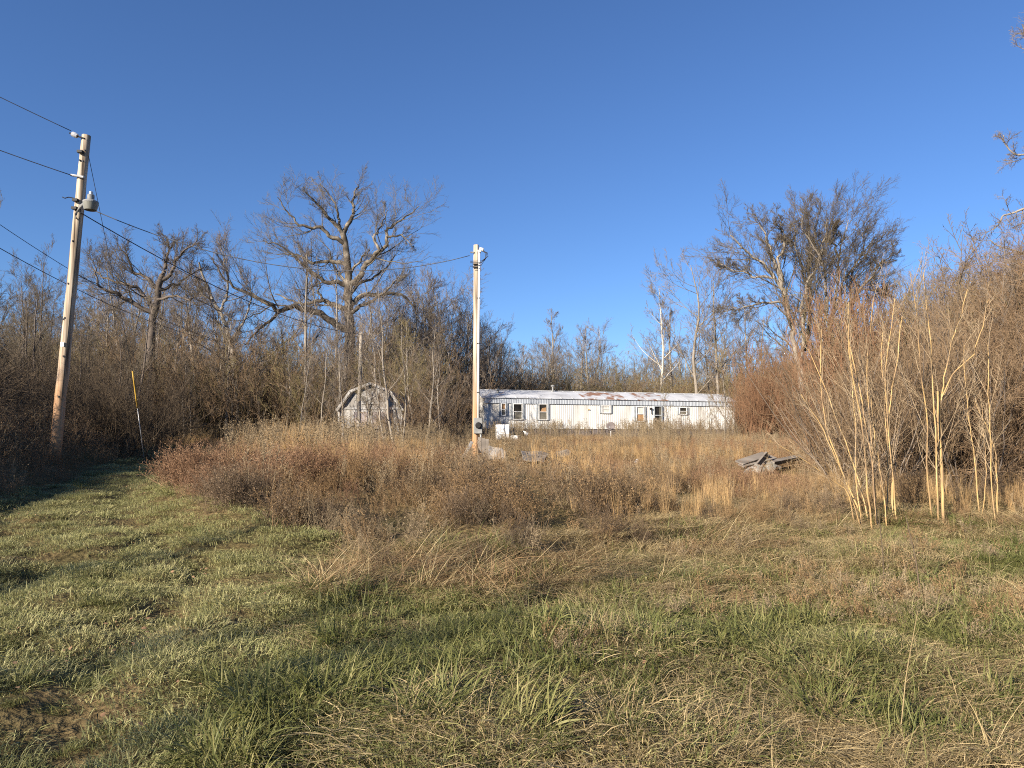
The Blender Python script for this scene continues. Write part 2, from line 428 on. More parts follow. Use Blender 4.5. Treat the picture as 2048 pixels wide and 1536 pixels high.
# ------------------------------------------------------------------ the ground: one sheet to the horizon
gx = np.arange(-14, 14.01, .16)
ext = 14 * 1.13 ** np.arange(1, 34)
gx = np.concatenate([-ext[::-1], gx, ext])
gy = np.arange(-4, 20, .16)
gy = np.concatenate([[-300, -120, -50, -22, -12, -7], gy, 20 * 1.035 ** np.arange(0, 108)])
X, Y = np.meshgrid(gx, gy)
V = np.stack([X, Y, H(X, Y)], -1).reshape(-1, 3)
i, j = np.meshgrid(np.arange(len(gy) - 1), np.arange(len(gx) - 1), indexing='ij')
b = (i * len(gx) + j).ravel()
tag(link('ground', np_mesh('ground', V, np.stack([b, b + 1, b + 1 + len(gx), b + len(gx)], -1), None, M['ground'])), kind='structure')

# ------------------------------------------------------------------ bare trees: batched branching
def interp_line(pts, t):
    """pts (n,k,3), t (n,m) in 0..1 -> points and tangents (n,m,3)"""
    n, k, _ = pts.shape
    f = np.clip(t * (k - 1), 0, k - 1.001); i = f.astype(int); u = (f - i)[..., None]
    r = np.arange(n)[:, None]
    a = pts[r, i]; c = pts[r, i + 1]
    return a * (1 - u) + c * u, unit(c - a)

def resample(p, k):
    p = np.asarray(p, float)
    d = np.concatenate([[0], np.cumsum(np.linalg.norm(np.diff(p, axis=0), axis=1))])
    s = np.linspace(0, d[-1], k)
    return np.stack([np.interp(s, d, p[:, a]) for a in range(3)], -1)

def grow(P, D, L, k, wander, up, rg):
    n = len(P); step = (L / (k - 1))[:, None]
    pts = np.empty((n, k, 3)); pts[:, 0] = P; d = unit(D)
    for q in range(1, k):
        d = unit(d + rg.normal(0, wander, (n, 3)) + np.array([0, 0, up]))
        pts[:, q] = pts[:, q - 1] + d * step
    return pts

def sprout(pts, rad, m, t0, t1, ang, lenf, k, wander, up, rf, rg, rmin=.004, taper=.35, tipshort=.55, lmin=0.05):
    n = len(pts)
    t = t0 + (t1 - t0) * (np.arange(m)[None] + rg.uniform(0, 1, (n, m))) / m
    P, T = interp_line(pts, t)
    R0 = np.take_along_axis(rad, np.clip((t * (rad.shape[1] - 1)).astype(int), 0, rad.shape[1] - 1), 1)
    plen = np.linalg.norm(np.diff(pts, axis=1), axis=2).sum(1)[:, None]
    w = rg.normal(0, 1, (n, m, 3)); w = unit(w - (w * T).sum(-1, keepdims=True) * T)
    a = R(ang) * rg.uniform(.6, 1.35, (n, m))[..., None]
    D = np.cos(a) * T + np.sin(a) * w
    L = np.maximum(plen * lenf * (1 - tipshort * t) * rg.uniform(.55, 1.35, (n, m)), lmin)
    P, D, L = P.reshape(-1, 3), D.reshape(-1, 3), L.ravel()
    r0 = np.maximum(R0.ravel() * rf, rmin)
    c = grow(P, D, L, k, wander, up, rg)
    cr = r0[:, None] * np.linspace(1, taper, k)[None]
    return c, cr

def crown(limbs, levels, rg, sides=(4, 3, 3, 3, 3)):
    """limbs: list of (pts(k,3), rad(k)); each level sprouts from all branches of the one before (and again from the limbs)"""
    g = Geo(); K = 12
    P = np.stack([resample(p, K) for p, r in limbs]); Rr = np.stack([np.interp(np.linspace(0, 1, K), np.linspace(0, 1, len(r)), r) for p, r in limbs])
    cur = (P, Rr)
    for li, lv in enumerate(levels):
        c, cr = sprout(cur[0], cur[1], rg=rg, **lv)
        g.tube(c, cr, sides[li])
        cur = (c, cr)
    return g

def limb_geo(limbs, s=7):
    g = Geo()
    for p, r in limbs:
        k = max(6, len(p) * 3)
        q = resample(p, k)
        g.tube(q, np.interp(np.linspace(0, 1, k), np.linspace(0, 1, len(r)), r), s)
    return g

TRI = [0]
def tree_obj(name, loc, tg, cg, mt, mc, label, cat='tree', group=None, parts=('trunk', 'crown')):
    e = empty(name, loc, 0, label, cat, group)
    link(parts[0], tg.mesh(parts[0], mt), e); link(parts[1], cg.mesh(parts[1], mc), e)
    TRI[0] += tg.tris() + cg.tris()
    return e

def copy_tree(src, loc, rz, sc, label, group, scz=None):
    o = src.copy(); COL.objects.link(o); o.location = Vector([float(v) for v in loc]); o.rotation_euler = (0, 0, rz)
    o.scale = (sc, sc, scz or sc)
    tag(o, label, None, group)
    for ch in src.children:
        c = ch.copy(); COL.objects.link(c); c.parent = o
    return o

def lv(m, t0, t1, ang, lenf, k, wander, up, rf, **kw):
    return dict(m=m, t0=t0, t1=t1, ang=ang, lenf=lenf, k=k, wander=wander, up=up, rf=rf, **kw)

def forest_proto(seed, Ht, r0, spread=1.0, lean=.04, t_first=.3, up=.12, rmin=.012, dense=1.0, crook=.05):
    rg = np.random.default_rng(seed)
    tr = grow(np.zeros((1, 3)), np.array([[rg.normal(0, lean), rg.normal(0, lean), 1]]), np.array([Ht]), 14, crook, .05, rg)
    rr = (r0 * np.linspace(1, .12, 14) ** 0.9)[None]
    limbs = [(tr[0], rr[0])]
    c1, r1 = sprout(tr, rr, m=int(15 * dense), t0=t_first, t1=.97, ang=44, lenf=.42 * spread, k=7, wander=.12, up=up, rf=.42, rg=rg, taper=.22)
    gt = limb_geo(limbs, 6); gt.tube(c1, r1, 4)
    gc = Geo()
    c2, r2 = sprout(c1, r1, m=8, t0=.2, t1=1, ang=38, lenf=.55, k=4, wander=.12, up=up, rf=.5, rg=rg, rmin=rmin * .8)
    gc.tube(c2, r2, 3)
    c3, r3 = sprout(c2, r2, m=int(6 * dense), t0=.15, t1=1, ang=36, lenf=.62, k=3, wander=.12, up=up, rf=.6, rg=rg, rmin=rmin * .6)
    gc.tube(c3, r3, 3)
    c4, r4 = sprout(c3, r3, m=4, t0=.15, t1=1, ang=34, lenf=.7, k=2, wander=.1, up=up, rf=.7, rg=rg, rmin=rmin * .45)
    gc.tube(c4, r4, 3)
    return gt, gc

def brush_proto(seed, Ht, n, spread, r0=.02, up=.10, rmin=.006, m1=8, m2=6, m3=3, wander=.09, base=.35, tw=34):
    rg = np.random.default_rng(seed)
    a = rg.uniform(0, 2 * math.pi, n); rad = base * np.sqrt(rg.uniform(0, 1, n))
    P = np.stack([rad * np.cos(a), rad * np.sin(a), np.zeros(n) - .05], -1)
    el = rg.uniform(.0, spread, n); b = a + rg.normal(0, .6, n)
    D = np.stack([np.sin(el) * np.cos(b), np.sin(el) * np.sin(b), np.cos(el)], -1)
    L = Ht * rg.uniform(.6, 1.05, n)
    st = grow(P, D, L, 8, wander, up * .4, rg); sr = r0 * rg.uniform(.6, 1.2, (n, 1)) * np.linspace(1, .25, 8)[None]
    gs = Geo(); gs.tube(st, sr, 4)
    gc = Geo()
    c, cr = sprout(st, sr, m=m1, t0=.22, t1=1, ang=tw, lenf=.34, k=4, wander=.11, up=up, rf=.55, rg=rg, rmin=rmin); gc.tube(c, cr, 3)
    c, cr = sprout(c, cr, m=m2, t0=.15, t1=1, ang=tw, lenf=.5, k=3, wander=.13, up=up, rf=.6, rg=rg, rmin=rmin * .8); gc.tube(c, cr, 3)
    if m3:
        c, cr = sprout(c, cr, m=m3, t0=.2, t1=1, ang=tw, lenf=.55, k=2, wander=.1, up=up, rf=.7, rg=rg, rmin=rmin * .7); gc.tube(c, cr, 3)
    return gs, gc

def px_limbs(defs, Y, base, rg, depth=.55):
    """limbs traced as (list of pixels, r0, r1) at distance Y, each given its own depth; relative to base"""
    out = []
    for d in defs:
        pts, r0, r1 = d[0], d[1], d[2]
        lean = d[3] if len(d) > 3 else rg.uniform(-depth, depth)
        P = []; run = d[4] if len(d) > 4 else 0.0; prev = None
        for (a, c) in pts:
            q = at(a, c, Y)
            if prev is not None: run += lean * np.linalg.norm(q - prev)
            prev = q.copy()
            s = (Y + run) / Y
            P.append(np.array([q[0] * s, Y + run, EYE + (q[2] - EYE) * s]) - base)
        # gnarled: small wander between the traced points
        P = np.array(P)
        k = len(P) * 3
        q = resample(P, k); q[1:-1] += rg.normal(0, .05, (k - 2, 3))
        out.append((q, np.linspace(1, 0, k) ** 1.0 * (r0 - r1) + r1))
    return out

# ------------------------------------------------------------------ the mobile home
TA = np.array([-2.0, 51.3]); TB = np.array([17.6, 57.4])
TLEN = float(np.linalg.norm(TB - TA)); TANG = math.atan2(TB[1] - TA[1], TB[0] - TA[0])
TZ0, TZ1, TRIDGE, TWID = 2.26, 4.42, 5.12, 4.2
tz_ground = float(min(H(*TA), H(*TB))) - .05
mh = empty('mobile_home', (TA[0], TA[1], 0), TANG, 'long white mobile home with corrugated siding and a rust-streaked metal roof', 'mobile home')
def t_of(px):
    q = (px - 1024) / FPX
    t = (TA[1] * q - TA[0]) / ((TB[0] - TA[0]) - (TB[1] - TA[1]) * q)
    return t * TLEN
def z_of(px, py):
    t = t_of(px) / TLEN
    return at(px, py, TA[1] + (TB[1] - TA[1]) * t)[2]

def ribbed(x0, x1, z0, z1, y, pitch, depth, mat, name, parent, zs=None):
    """a sheet ribbed along x, facing -y"""
    n = max(1, int(round((x1 - x0) / pitch))); p = (x1 - x0) / n
    xs = []; ys = []
    for q in range(n):
        a = x0 + q * p
        xs += [a, a + .62 * p, a + .72 * p, a + .90 * p]; ys += [y, y, y - depth, y - depth]
    xs.append(x1); ys.append(y)
    v = [(a, c, z0) for a, c in zip(xs, ys)] + [(a, c, z1) for a, c in zip(xs, ys)]
    k = len(xs)
    m = MB().add(v, [(q, q + 1, k + q + 1, k + q) for q in range(k - 1)])
    return m.build(name, mat, parent)

NP = 18
for q in range(NP):
    a, c = TLEN * q / NP, TLEN * (q + 1) / NP
    ribbed(a + .004, c - .004, TZ0, TZ1 - .2, 0.004 * (q % 2), .155, .011, M['siding'], 'siding_panel', mh)
    ribbed(a + .004, c - .004, TZ1 - .36, TZ1 + .02, -.07 + .004 * (q % 2), .12, .014, M['fascia'], 'fascia_panel', mh)
    ribbed(a + .004, c - .004, tz_ground, TZ0 - .01, .05 + .006 * (q % 2), .30, .02, M['skirt'], 'skirting_panel', mh)
m = MB(); m.box(0.01, TLEN - .01, .03, TWID, TZ0 - .02, TZ1 - .01); m.build('body', M['siding'], mh)
m = MB(); m.box(.1, TLEN - .1, .12, TWID - .1, tz_ground - .1, TZ0 - .03); m.build('chassis', M['black'], mh)
# end walls (gables)
for xx, s in ((-.004, -1), (TLEN + .004, 1)):
    m = MB(); m.add([(xx, 0, TZ0), (xx, TWID, TZ0), (xx, TWID, TZ1), (xx, TWID / 2, TRIDGE - .05), (xx, 0, TZ1)], [(0, 1, 2, 3, 4)]); m.build('end_wall', M['siding'], mh)
# roof sheets, each its own piece, with lapped seams
NR = 24
rg = np.random.default_rng(5)
sl = (TRIDGE - TZ1) / (TWID / 2)
for q in range(NR):
    a, c = -.2 + (TLEN + .4) * q / NR, -.2 + (TLEN + .4) * (q + 1) / NR
    u = (q + .5) / NR
    mat = M['roof_rusty'] if (.33 < u < .70 and q % 5 != 3) else M['roof_metal']
    m = MB()
    y0, ym = -.14, TWID / 2
    z0 = TZ1 + .03; zm = TRIDGE
    lift = .004 * (q % 2)
    # sheet, slightly bowed, thickness 12 mm
    prof = [(y0, z0), (y0 + .7, z0 + .7 * sl + .06), (ym * .7, z0 + (ym * .7 - y0) * sl + .05), (ym, zm + .02)]
    v = []
    for xx in (a, c):
        for yy, zz in prof: v.append((xx, yy, zz + lift))
        for yy, zz in prof: v.append((xx, yy, zz + lift - .02))
    f = []
    for k in range(3): f += [(k, 8 + k, 9 + k, k + 1), (4 + k, 5 + k, 13 + k, 12 + k)]
    f += [(0, 4, 12, 8), (3, 11, 15, 7), (0, 1, 5, 4), (1, 2, 6, 5), (2, 3, 7, 6), (8, 12, 13, 9), (9, 13, 14, 10), (10, 14, 15, 11)]
    m.add(v, f); o = m.build('roof_sheet', mat, mh)
    sm = MB(); sm.bar((c, y0, z0 + .03), (c, ym, zm + .05), .09, .03); sm.build('seam', M['roof_metal'], o)
m = MB(); m.add([(-.2, TWID / 2, TRIDGE + .01), (TLEN + .2, TWID / 2, TRIDGE + .01), (TLEN + .2, TWID + .15, TZ1 + .03), (-.2, TWID + .15, TZ1 + .03)], [(0, 1, 2, 3)]); m.build('rear_roof', M['roof_metal'], mh)
m = MB(); m.bar((-.2, TWID / 2, TRIDGE + .04), (TLEN + .2, TWID / 2, TRIDGE + .04), .25, .04); m.build('ridge_cap', M['roof_metal'], mh)

def window(px0, px1, py0, py1, upper, lower, shutters=True, split=.5):
    a, c = t_of(px0), t_of(px1); zt, zb = z_of((px0 + px1) / 2, py0), z_of((px0 + px1) / 2, py1)
    zm = zb + (zt - zb) * split
    fw = .05
    f = MB()
    f.box(a - fw, a, -.10, .01, zb - fw, zt + fw); f.box(c, c + fw, -.10, .01, zb - fw, zt + fw)
    f.box(a, c, -.10, .01, zt, zt + fw); f.box(a, c, -.10, .01, zb - fw, zb)
    w = f.build('window', M['frame_white'], mh)
    p = MB(); p.box(a, c, -.048, -.036, zm + .02, zt); p.build('pane', upper, w)
    p = MB(); p.box(a, c, -.052, -.040, zb, zm - .02); p.build('pane', lower, w)
    r = MB(); r.box(a, c, -.085, -.02, zm - .02, zm + .02); r.build('meeting_rail', M['frame_white'], w)
    if shutters:
        for s0, s1 in ((a - fw - .16, a - fw - .006), (c + fw + .006, c + fw + .16)):
            s = MB(); s.box(s0, s1, -.06, .01, zb - fw, zt + fw)
            for zz in np.arange(zb, zt, .09): s.box(s0 + .02, s1 - .02, -.072, -.058, zz, zz + .05)
            s.build('shutter', M['shutter'], w)
    return w, a, c, zb, zm, zt
window(1003, 1009.5, 808, 830, M['cardboard'], M['glass_dusty'])
window(1027, 1043, 808.5, 838, M['glass_dark'], M['glass_dusty'])
w, a, c, zb, zm, zt = window(1078, 1093, 809, 839, M['glass_dark'], M['glass_dusty'])
m = MB(); m.add([(a + .1, -.053, zm + .03), (c - .05, -.053, zm + .03), (c - .05, -.053, zm + .33), (a + .22, -.053, zm + .28)], [(0, 1, 2, 3)]); m.build('cardboard_sheet', M['cardboard'], w)
window(1204, 1219, 811.5, 825.5, M['curtain'], M['curtain'])
window(1273, 1286.5, 814.5, 842, M['curtain'], M['cardboard'])
window(1359, 1372, 816, 828, M['glass_dark'], M['glass_dusty'], split=.45)
# door
a, c = t_of(1308.5), t_of(1322); zt, zb = z_of(1315, 813.5), TZ0 + .03
f = MB(); f.box(a - .06, a, -.12, .01, zb, zt + .06); f.box(c, c + .06, -.12, .01, zb, zt + .06); f.box(a, c, -.12, .01, zt, zt + .06)
dr = f.build('door', M['shutter'], mh)
p = MB(); p.box(a, c, -.03, -.018, zb, zt); p.build('painted_dark_interior', M['black'], dr)  # flat black panel paints the unlit interior; the wall behind is closed
p = MB(); p.box(a, c, -.10, -.06, zb + .98, zb + 1.06); p.build('door_rail', M['shutter'], dr)
p = MB(); p.box(c - .16, c - .01, -.075, -.05, zb, zt - .02); p.build('storm_door', M['glass_dusty'], dr)
# small number plate, wall lamp, roof vents
x = t_of(1177.5); z = z_of(1178, 819.5)
m = MB(); m.box(x - .09, x + .09, -.045, -.024, z - .03, z + .03); m.build('wall_plate', M['yellow'], mh)
x = t_of(1301); z = z_of(1301, 817)
m = MB(); m.box(x - .07, x + .07, -.14, -.02, z - .09, z + .06); m.bar((x, -.08, z), (x + .02, -.09, z - .42), .05, .04); m.build('wall_lamp', M['black'], mh)
for px, yy, hh, ww in ((1003, .95, .32, .17), (1122.5, 1.75, .48, .13)):
    x = t_of(px)
    zr = TZ1 + .06 + (yy + .14) * sl
    m = MB(); m.lathe([(ww * .5, zr - .05), (ww * .5, zr + hh - .12), (ww * 1.1, zr + hh - .12), (ww * 1.15, zr + hh - .05), (.01, zr + hh + .02)], (x, yy, 0), 12)
    m.build('roof_vent', M['metal_paint'], mh, smooth=False)

# handrail and steps in front of the door
p0 = np.array([TA[0], TA[1]]) + (TB - TA) / TLEN * t_of(1304)
st = empty('wooden_steps', (p0[0], p0[1], 0), TANG, 'weathered wooden steps with leaning handrail below the open door', 'steps')
g0 = tz_ground
for k in range(3):
    m = MB(); m.box(.2, 1.2, -.45 - .28 * k, -.18 - .28 * k, TZ0 - .12 - .19 * k, TZ0 - .08 - .19 * k); m.build('tread', M['plank'], st)
for xx in (.22, 1.18):
    m = MB(); m.bar((xx, -.15, TZ0 - .15), (xx, -1.05, g0), .05, .18); m.build('stringer', M['plank'], st)
m = MB(); m.box(-.02, .08, -.32, -.22, g0, TZ0 + .85); m.build('post', M['plank'], st)
m = MB(); m.bar((.03, -.27, TZ0 + .8), (1.2, -1.1, g0 + .75), .05, .10); m.build('handrail', M['plank'], st)

# satellite dish in the weeds before the wall
d = at(1222, 853, 49.0); gz = float(H(d[0], d[1]))
ds = empty('satellite_dish', (d[0], d[1], gz), 0, 'dark grey satellite dish on a post in front of the white wall', 'satellite dish')
m = MB(); m.tube([(0, .1, -.1), (0, .1, d[2] - gz)], .035, 8); m.build('post', M['metal_grey'], ds)
m = MB(); prof = [(.005, .0), (.1, .012), (.2, .045), (.28, .09), (.30, .105), (.295, .115), (.2, .06), (.1, .028), (.005, .016)]
m.lathe(prof, (0, 0, 0), 20); o = m.build('reflector', M['skirt'], ds, (0, .06, d[2] - gz), smooth=True); o.rotation_euler = (R(62), R(-25), 0)
m = MB(); m.bar((0, .02, d[2] - gz - .25), (-.16, -.4, d[2] - gz - .05), .025, .025); m.box(-.2, -.12, -.45, -.37, d[2] - gz - .09, d[2] - gz + .0); m.build('feed_arm', M['metal_grey'], ds)

# ------------------------------------------------------------------ the little barn
SY = 36.0
zE, zR_, zK = at(678, 817, SY)[2], at(741, 768, SY)[2], at(701, 784, SY)[2]
xL, xR_ = at(679, 800, SY)[0], at(803, 800, SY)[0]
xc = (xL + xR_) / 2; hw = (xR_ - xL) / 2; kx = hw * .64
gz = float(H(xc, SY)) - .05; DEP = 3.6
sh = empty('barn_shed', (xc, SY, 0), 0, 'weathered grey barn-shaped shed with a gambrel roof and crossed loft door', 'shed')
nb = 11
for q in range(nb):       # vertical boards of the front
    a, c = -hw + 2 * hw * q / nb, -hw + 2 * hw * (q + 1) / nb
    def top(x):
        x = abs(x); return zK + (zR_ - zK) * (kx - x) / kx if x < kx else zE + (zK - zE) * (hw - x) / (hw - kx)
    m = MB(); y = .005 * (q % 2)
    pts = [a + .006, c - .006]
    if a < -kx < c: pts.insert(1, -kx)
    if a < kx < c: pts.insert(1, kx)
    if a < 0 < c: pts.insert(1, 0)
    for x0, x1 in zip(pts[:-1], pts[1:]):
        v = [(x0, y, gz), (x1, y, gz), (x1, y, top(x1) - .03), (x0, y, top(x0) - .03)] + [(x0, y + .02, gz), (x1, y + .02, gz), (x1, y + .02, top(x1) - .03), (x0, y + .02, top(x0) - .03)]
        m.add(v, [(0, 1, 2, 3), (5, 4, 7, 6), (0, 3, 7, 4), (1, 5, 6, 2), (3, 2, 6, 7)])
    m.build('board', M['shed_board'], sh)
for s in (-1, 1):
    m = MB(); m.box(s * hw - .012, s * hw + .012, .03, DEP, gz, zE); m.build('side_wall', M['shed_board'], sh)
    m = MB(); m.box(s * hw - .05, s * hw + .05, -.035, -.002, gz, zE - .03); m.build('corner_trim', M['shed_trim'], sh)
    # roof slopes with thickness
    for (x0, z0, x1, z1) in ((hw + .10, zE - .12, kx, zK + .02), (kx + .02, zK + .012, 0, zR_ + .02)):
        m = MB(); v = [(s * x0, -.16, z0), (s * x1, -.16, z1), (s * x1, DEP + .15, z1), (s * x0, DEP + .15, z0)]
        v += [(p[0], p[1], p[2] + .04) for p in v]
        m.add(v, [(0, 1, 2, 3), (7, 6, 5, 4), (0, 4, 5, 1), (1, 5, 6, 2), (2, 6, 7, 3), (3, 7, 4, 0)]); rf = m.build('roof', M['shed_roof'], sh)
        m = MB(); m.bar((s * x0, -.185, z0 + .0), (s * x1, -.185, z1 + .0), .03, .12); m.build('rake_trim', M['shed_trim'], rf)
m = MB(); m.box(-hw - .02, hw + .02, -.04, -.006, zE - .05, zE + .06); m.build('cross_trim', M['shed_trim'], sh)
def xdoor(name, x0, x1, z0, z1, cross, mat):
    m = MB(); m.box(x0, x1, -.03, -.004, z0, z1); d = m.build(name, mat, sh)
    t = .07
    for (a, b_, c, e) in ((x0, x1, z0, z0 + t), (x0, x1, z1 - t, z1), (x0, x0 + t, z0 + t, z1 - t), (x1 - t, x1, z0 + t, z1 - t)):
        k = MB(); k.box(a, b_, -.055, -.031, c, e); k.build('trim', M['shed_trim'], d)
    if cross:
        for (p, q_, o_) in (((x0 + t, z0 + t), (x1 - t, z1 - t), -.045), ((x0 + t, z1 - t), (x1 - t, z0 + t), -.049)):
            k = MB(); k.bar((p[0], o_, p[1]), (q_[0], o_, q_[1]), .02, .06); k.build('brace', M['shed_trim'], d)
    return d
zz = lambda py: at(740, py, SY)[2]
xx_ = lambda px: at(px, 800, SY)[0] - xc
xdoor('loft_door', xx_(723), xx_(757), zz(808), zz(787), True, M['shed_board'])
for a, c in ((706, 739), (742, 775)):
    d = xdoor('barn_door', xx_(a), xx_(c), gz + .12, zz(821), False, M['shed_door'])
    z0 = zz(857); k = MB(); k.box(xx_(a) + .07, xx_(c) - .07, -.053, -.031, z0 - .04, z0 + .04); k.build('trim', M['shed_trim'], d)

# ------------------------------------------------------------------ utility poles, lamp, wires
def pole(name, base, top, r0, r1, mat, label, group=None, wob=.004, seed=1):
    rg = np.random.default_rng(seed)
    base = np.array(base, float); top = np.array(top, float); k = 16
    e = empty(name, base, 0, label, 'utility pole', group)
    P = np.linspace(base, top, k) - base
    P[1:-1] += rg.normal(0, wob, (k - 2, 3)) * [1, 1, 0]
    P[0, 2] -= .4
    s = 14; rad = np.linspace(r0, r1, k)
    m = MB(); m.tube(P, rad, s)
    m.v = [tuple(np.array(v) + rg.normal(0, r0 * .025, 3) * [1, 1, 0]) for v in m.v]
    m.build('shaft', mat, e, smooth=True)
    return e, base, top
PY = 17.0
pb = at(112, 850, PY); pb[2] = float(H(pb[0], PY)); pt = at(173, 271, PY)
pl, _, _ = pole('utility_pole', pb, pt, .128, .098, M['pole_wood'], 'tall leaning wooden utility pole carrying the yard lamp', seed=3)
def on_pole(py, base=pb, top=pt):
    f = 0
    lo, hi = 0.0, 1.0
    zt = at(150, py, base[1])[2]
    f = (zt - base[2]) / (top[2] - base[2]); return base + (top - base) * f
# insulator and clamps
q = on_pole(279) - pb
m = MB(); m.tube([q + [0.02, -.1, -.02], q + [-.16, -.12, .04], q + [-.33, -.12, .11]], [.02, .018, .018], 8); m.build('bracket', M['black'], pl)
m = MB(); m.tube([q + [-.14, -.12, .03], q + [-.19, -.12, .055], q + [-.26, -.12, .085], q + [-.28, -.12, .095]], [.05, .062, .06, .03], 10); m.build('insulator', M['porcelain'], pl)
q = on_pole(356) - pb
m = MB(); m.tube([q + [-.2, -.12, .03], q + [.12, -.14, -.03]], [.03, .03], 8); m.build('clamp', M['metal_grey'], pl)
for py in (308, 404, 420):
    q = on_pole(py) - pb
    m = MB(); m.box(q[0] - .08, q[0] + .04, q[1] - .19, q[1] - .1, q[2] - .03, q[2] + .03); m.build('bolt_plate', M['black'], pl)
q = on_pole(402) - pb
m = MB(); m.tube([q + [-.05, -.14, .02], q + [-.18, -.16, .04], q + [-.24, -.2, .0], q + [-.3, -.2, .03]], .012, 6); m.build('wire_tail', M['black'], pl)

# staples, a tag and a ground wire on the leaning pole
rg = np.random.default_rng(6)
for q_ in range(9):
    q = on_pole(rg.uniform(300, 800)) - pb
    m = MB(); dx = rg.uniform(-.06, .07); m.box(q[0] + dx - .012, q[0] + dx + .012, q[1] - .128, q[1] - .09, q[2] - .02, q[2] + .02); m.build('staple', M['black'], pl)
q = on_pole(690) - pb
m = MB(); m.box(q[0] - .04, q[0] + .04, q[1] - .137, q[1] - .12, q[2] - .05, q[2] + .05); m.build('tag', M['metal_grey'], pl)
P = [on_pole(py) - pb + [.09, -.10, 0] for py in (420, 500, 600, 700, 800)]
m = MB(); m.tube(P, .009, 6); m.build('ground_wire', M['black'], pl)
lq = at(181, 412, PY - .35)
lm = empty('yard_lamp', lq, 0, 'dusk-to-dawn yard lamp with ribbed bowl on the leaning pole', 'lamp')
m = MB(); m.lathe([(.13, -.10), (.155, -.02), (.165, .06), (.17, .08)], (0, 0, 0), 24); m.lathe([(.01, -.115), (.09, -.112), (.13, -.10)], (0, 0, 0), 24); m.build('refractor_bowl', M['lamp_glass'], lm, smooth=True)
m = MB(); m.lathe([(.172, .075), (.165, .11), (.12, .135), (.075, .15), (.075, .26), (.06, .275), (.01, .275)], (0, 0, 0), 24); m.build('housing', M['metal_paint'], lm, smooth=False)
m = MB(); m.lathe([(.045, .274), (.045, .33), (.035, .345), (.01, .345)], (0, 0, 0), 14); m.build('photocell', M['metal_grey'], lm)
q = on_pole(440) - lq; q2 = on_pole(415) - lq
m = MB(); m.tube([q + [.02, -.13, 0], q + [.06, -.2, .08], q2 + [.1, -.15, -.02], np.array([-.12, .02, .1]), np.array([-.06, 0, .16])], .028, 10); m.build('arm', M['metal_paint'], lm, smooth=True)

# meter pole
CY = 21.5
cb = at(951, 920, CY); cb[2] = float(H(cb[0], CY)); ct = at(952.5, 490, CY)
cp, _, _ = pole('utility_pole', cb, ct, .098, .078, M['pole_wood'], 'pale straight meter pole standing before the mobile home', seed=8, wob=.003)
cr_ = lambda py: cb + (ct - cb) * ((at(951, py, CY)[2] - cb[2]) / (ct[2] - cb[2]))
for py in (530, 536):
    q = cr_(py) - cb; m = MB(); m.box(q[0] - .1, q[0] + .12, q[1] - .13, q[1] - .09, q[2] - .015, q[2] + .015); m.build('bolt_plate', M['black'], cp)
q = cr_(506) - cb
m = MB(); m.tube([q + [-.06, -.06, 0], q + [-.17, -.08, 0]], .025, 8); m.build('clamp', M['metal_grey'], cp)
# conduit with weatherhead
x0 = cr_(600)[0] + .085
cd = empty('service_conduit', (x0, CY - .1, cr_(840)[2]), 0, 'white service conduit with weatherhead strapped to the meter pole', 'conduit')
zt = at(958, 505, CY)[2] - cr_(840)[2]
m = MB(); m.tube([(0, 0, 0), (0, 0, zt * .5), (.012, 0, zt)], .033, 10); m.build('pipe', M['pvc'], cd, smooth=True)
m = MB(); m.tube([(.012, 0, zt - .04), (.014, 0, zt + .03), (.05, -.02, zt + .075), (.11, -.03, zt + .06), (.13, -.03, zt + .0)], [.045, .06, .065, .055, .03], 10); m.build('weatherhead', M['pvc'], cd, smooth=True)
for f in (.16, .45, .72):
    m = MB(); m.box(-.05, .05, -.036, -.03 + .0, zt * f - .012, zt * f + .012); m.build('strap', M['black'], cd)
for k, (dx, dz) in enumerate(((.18, .30), (.13, .38), (.22, .26))):
    m = MB(); m.tube([(.1, -.03, zt + .03), (.1 + dx * .7, -.05, zt - .05), (.1 + dx * .8, -.06, zt - dz * .6), (.03 + dx * .3, -.12, zt - dz * 1.2), (-.25, -.14, zt - dz * 1.25)], .011, 6); m.build('loose_wire', M['wire'], cd)
# meter box
mz = at(957, 851, CY)[2]
mb = empty('meter_box', (x0 - .01, CY - .14, mz - .24), 0, 'grey electric meter box on the lower part of the pale meter pole', 'meter box')
m = MB(); m.box(-.12, .13, -.07, .07, 0, .46); m.build('box', M['metal_paint'], mb, bevel=.012)
m = MB(); m.tube([(.02, -.07, .24), (.02, -.12, .24), (.02, -.15, .24)], [.095, .09, .07], 16); m.build('meter_glass', M['black'], mb, smooth=False)
m = MB(); m.tube([(.09, 0, 0), (.1, 0, -.9)], .018, 8); m.build('conduit', M['metal_grey'], mb)
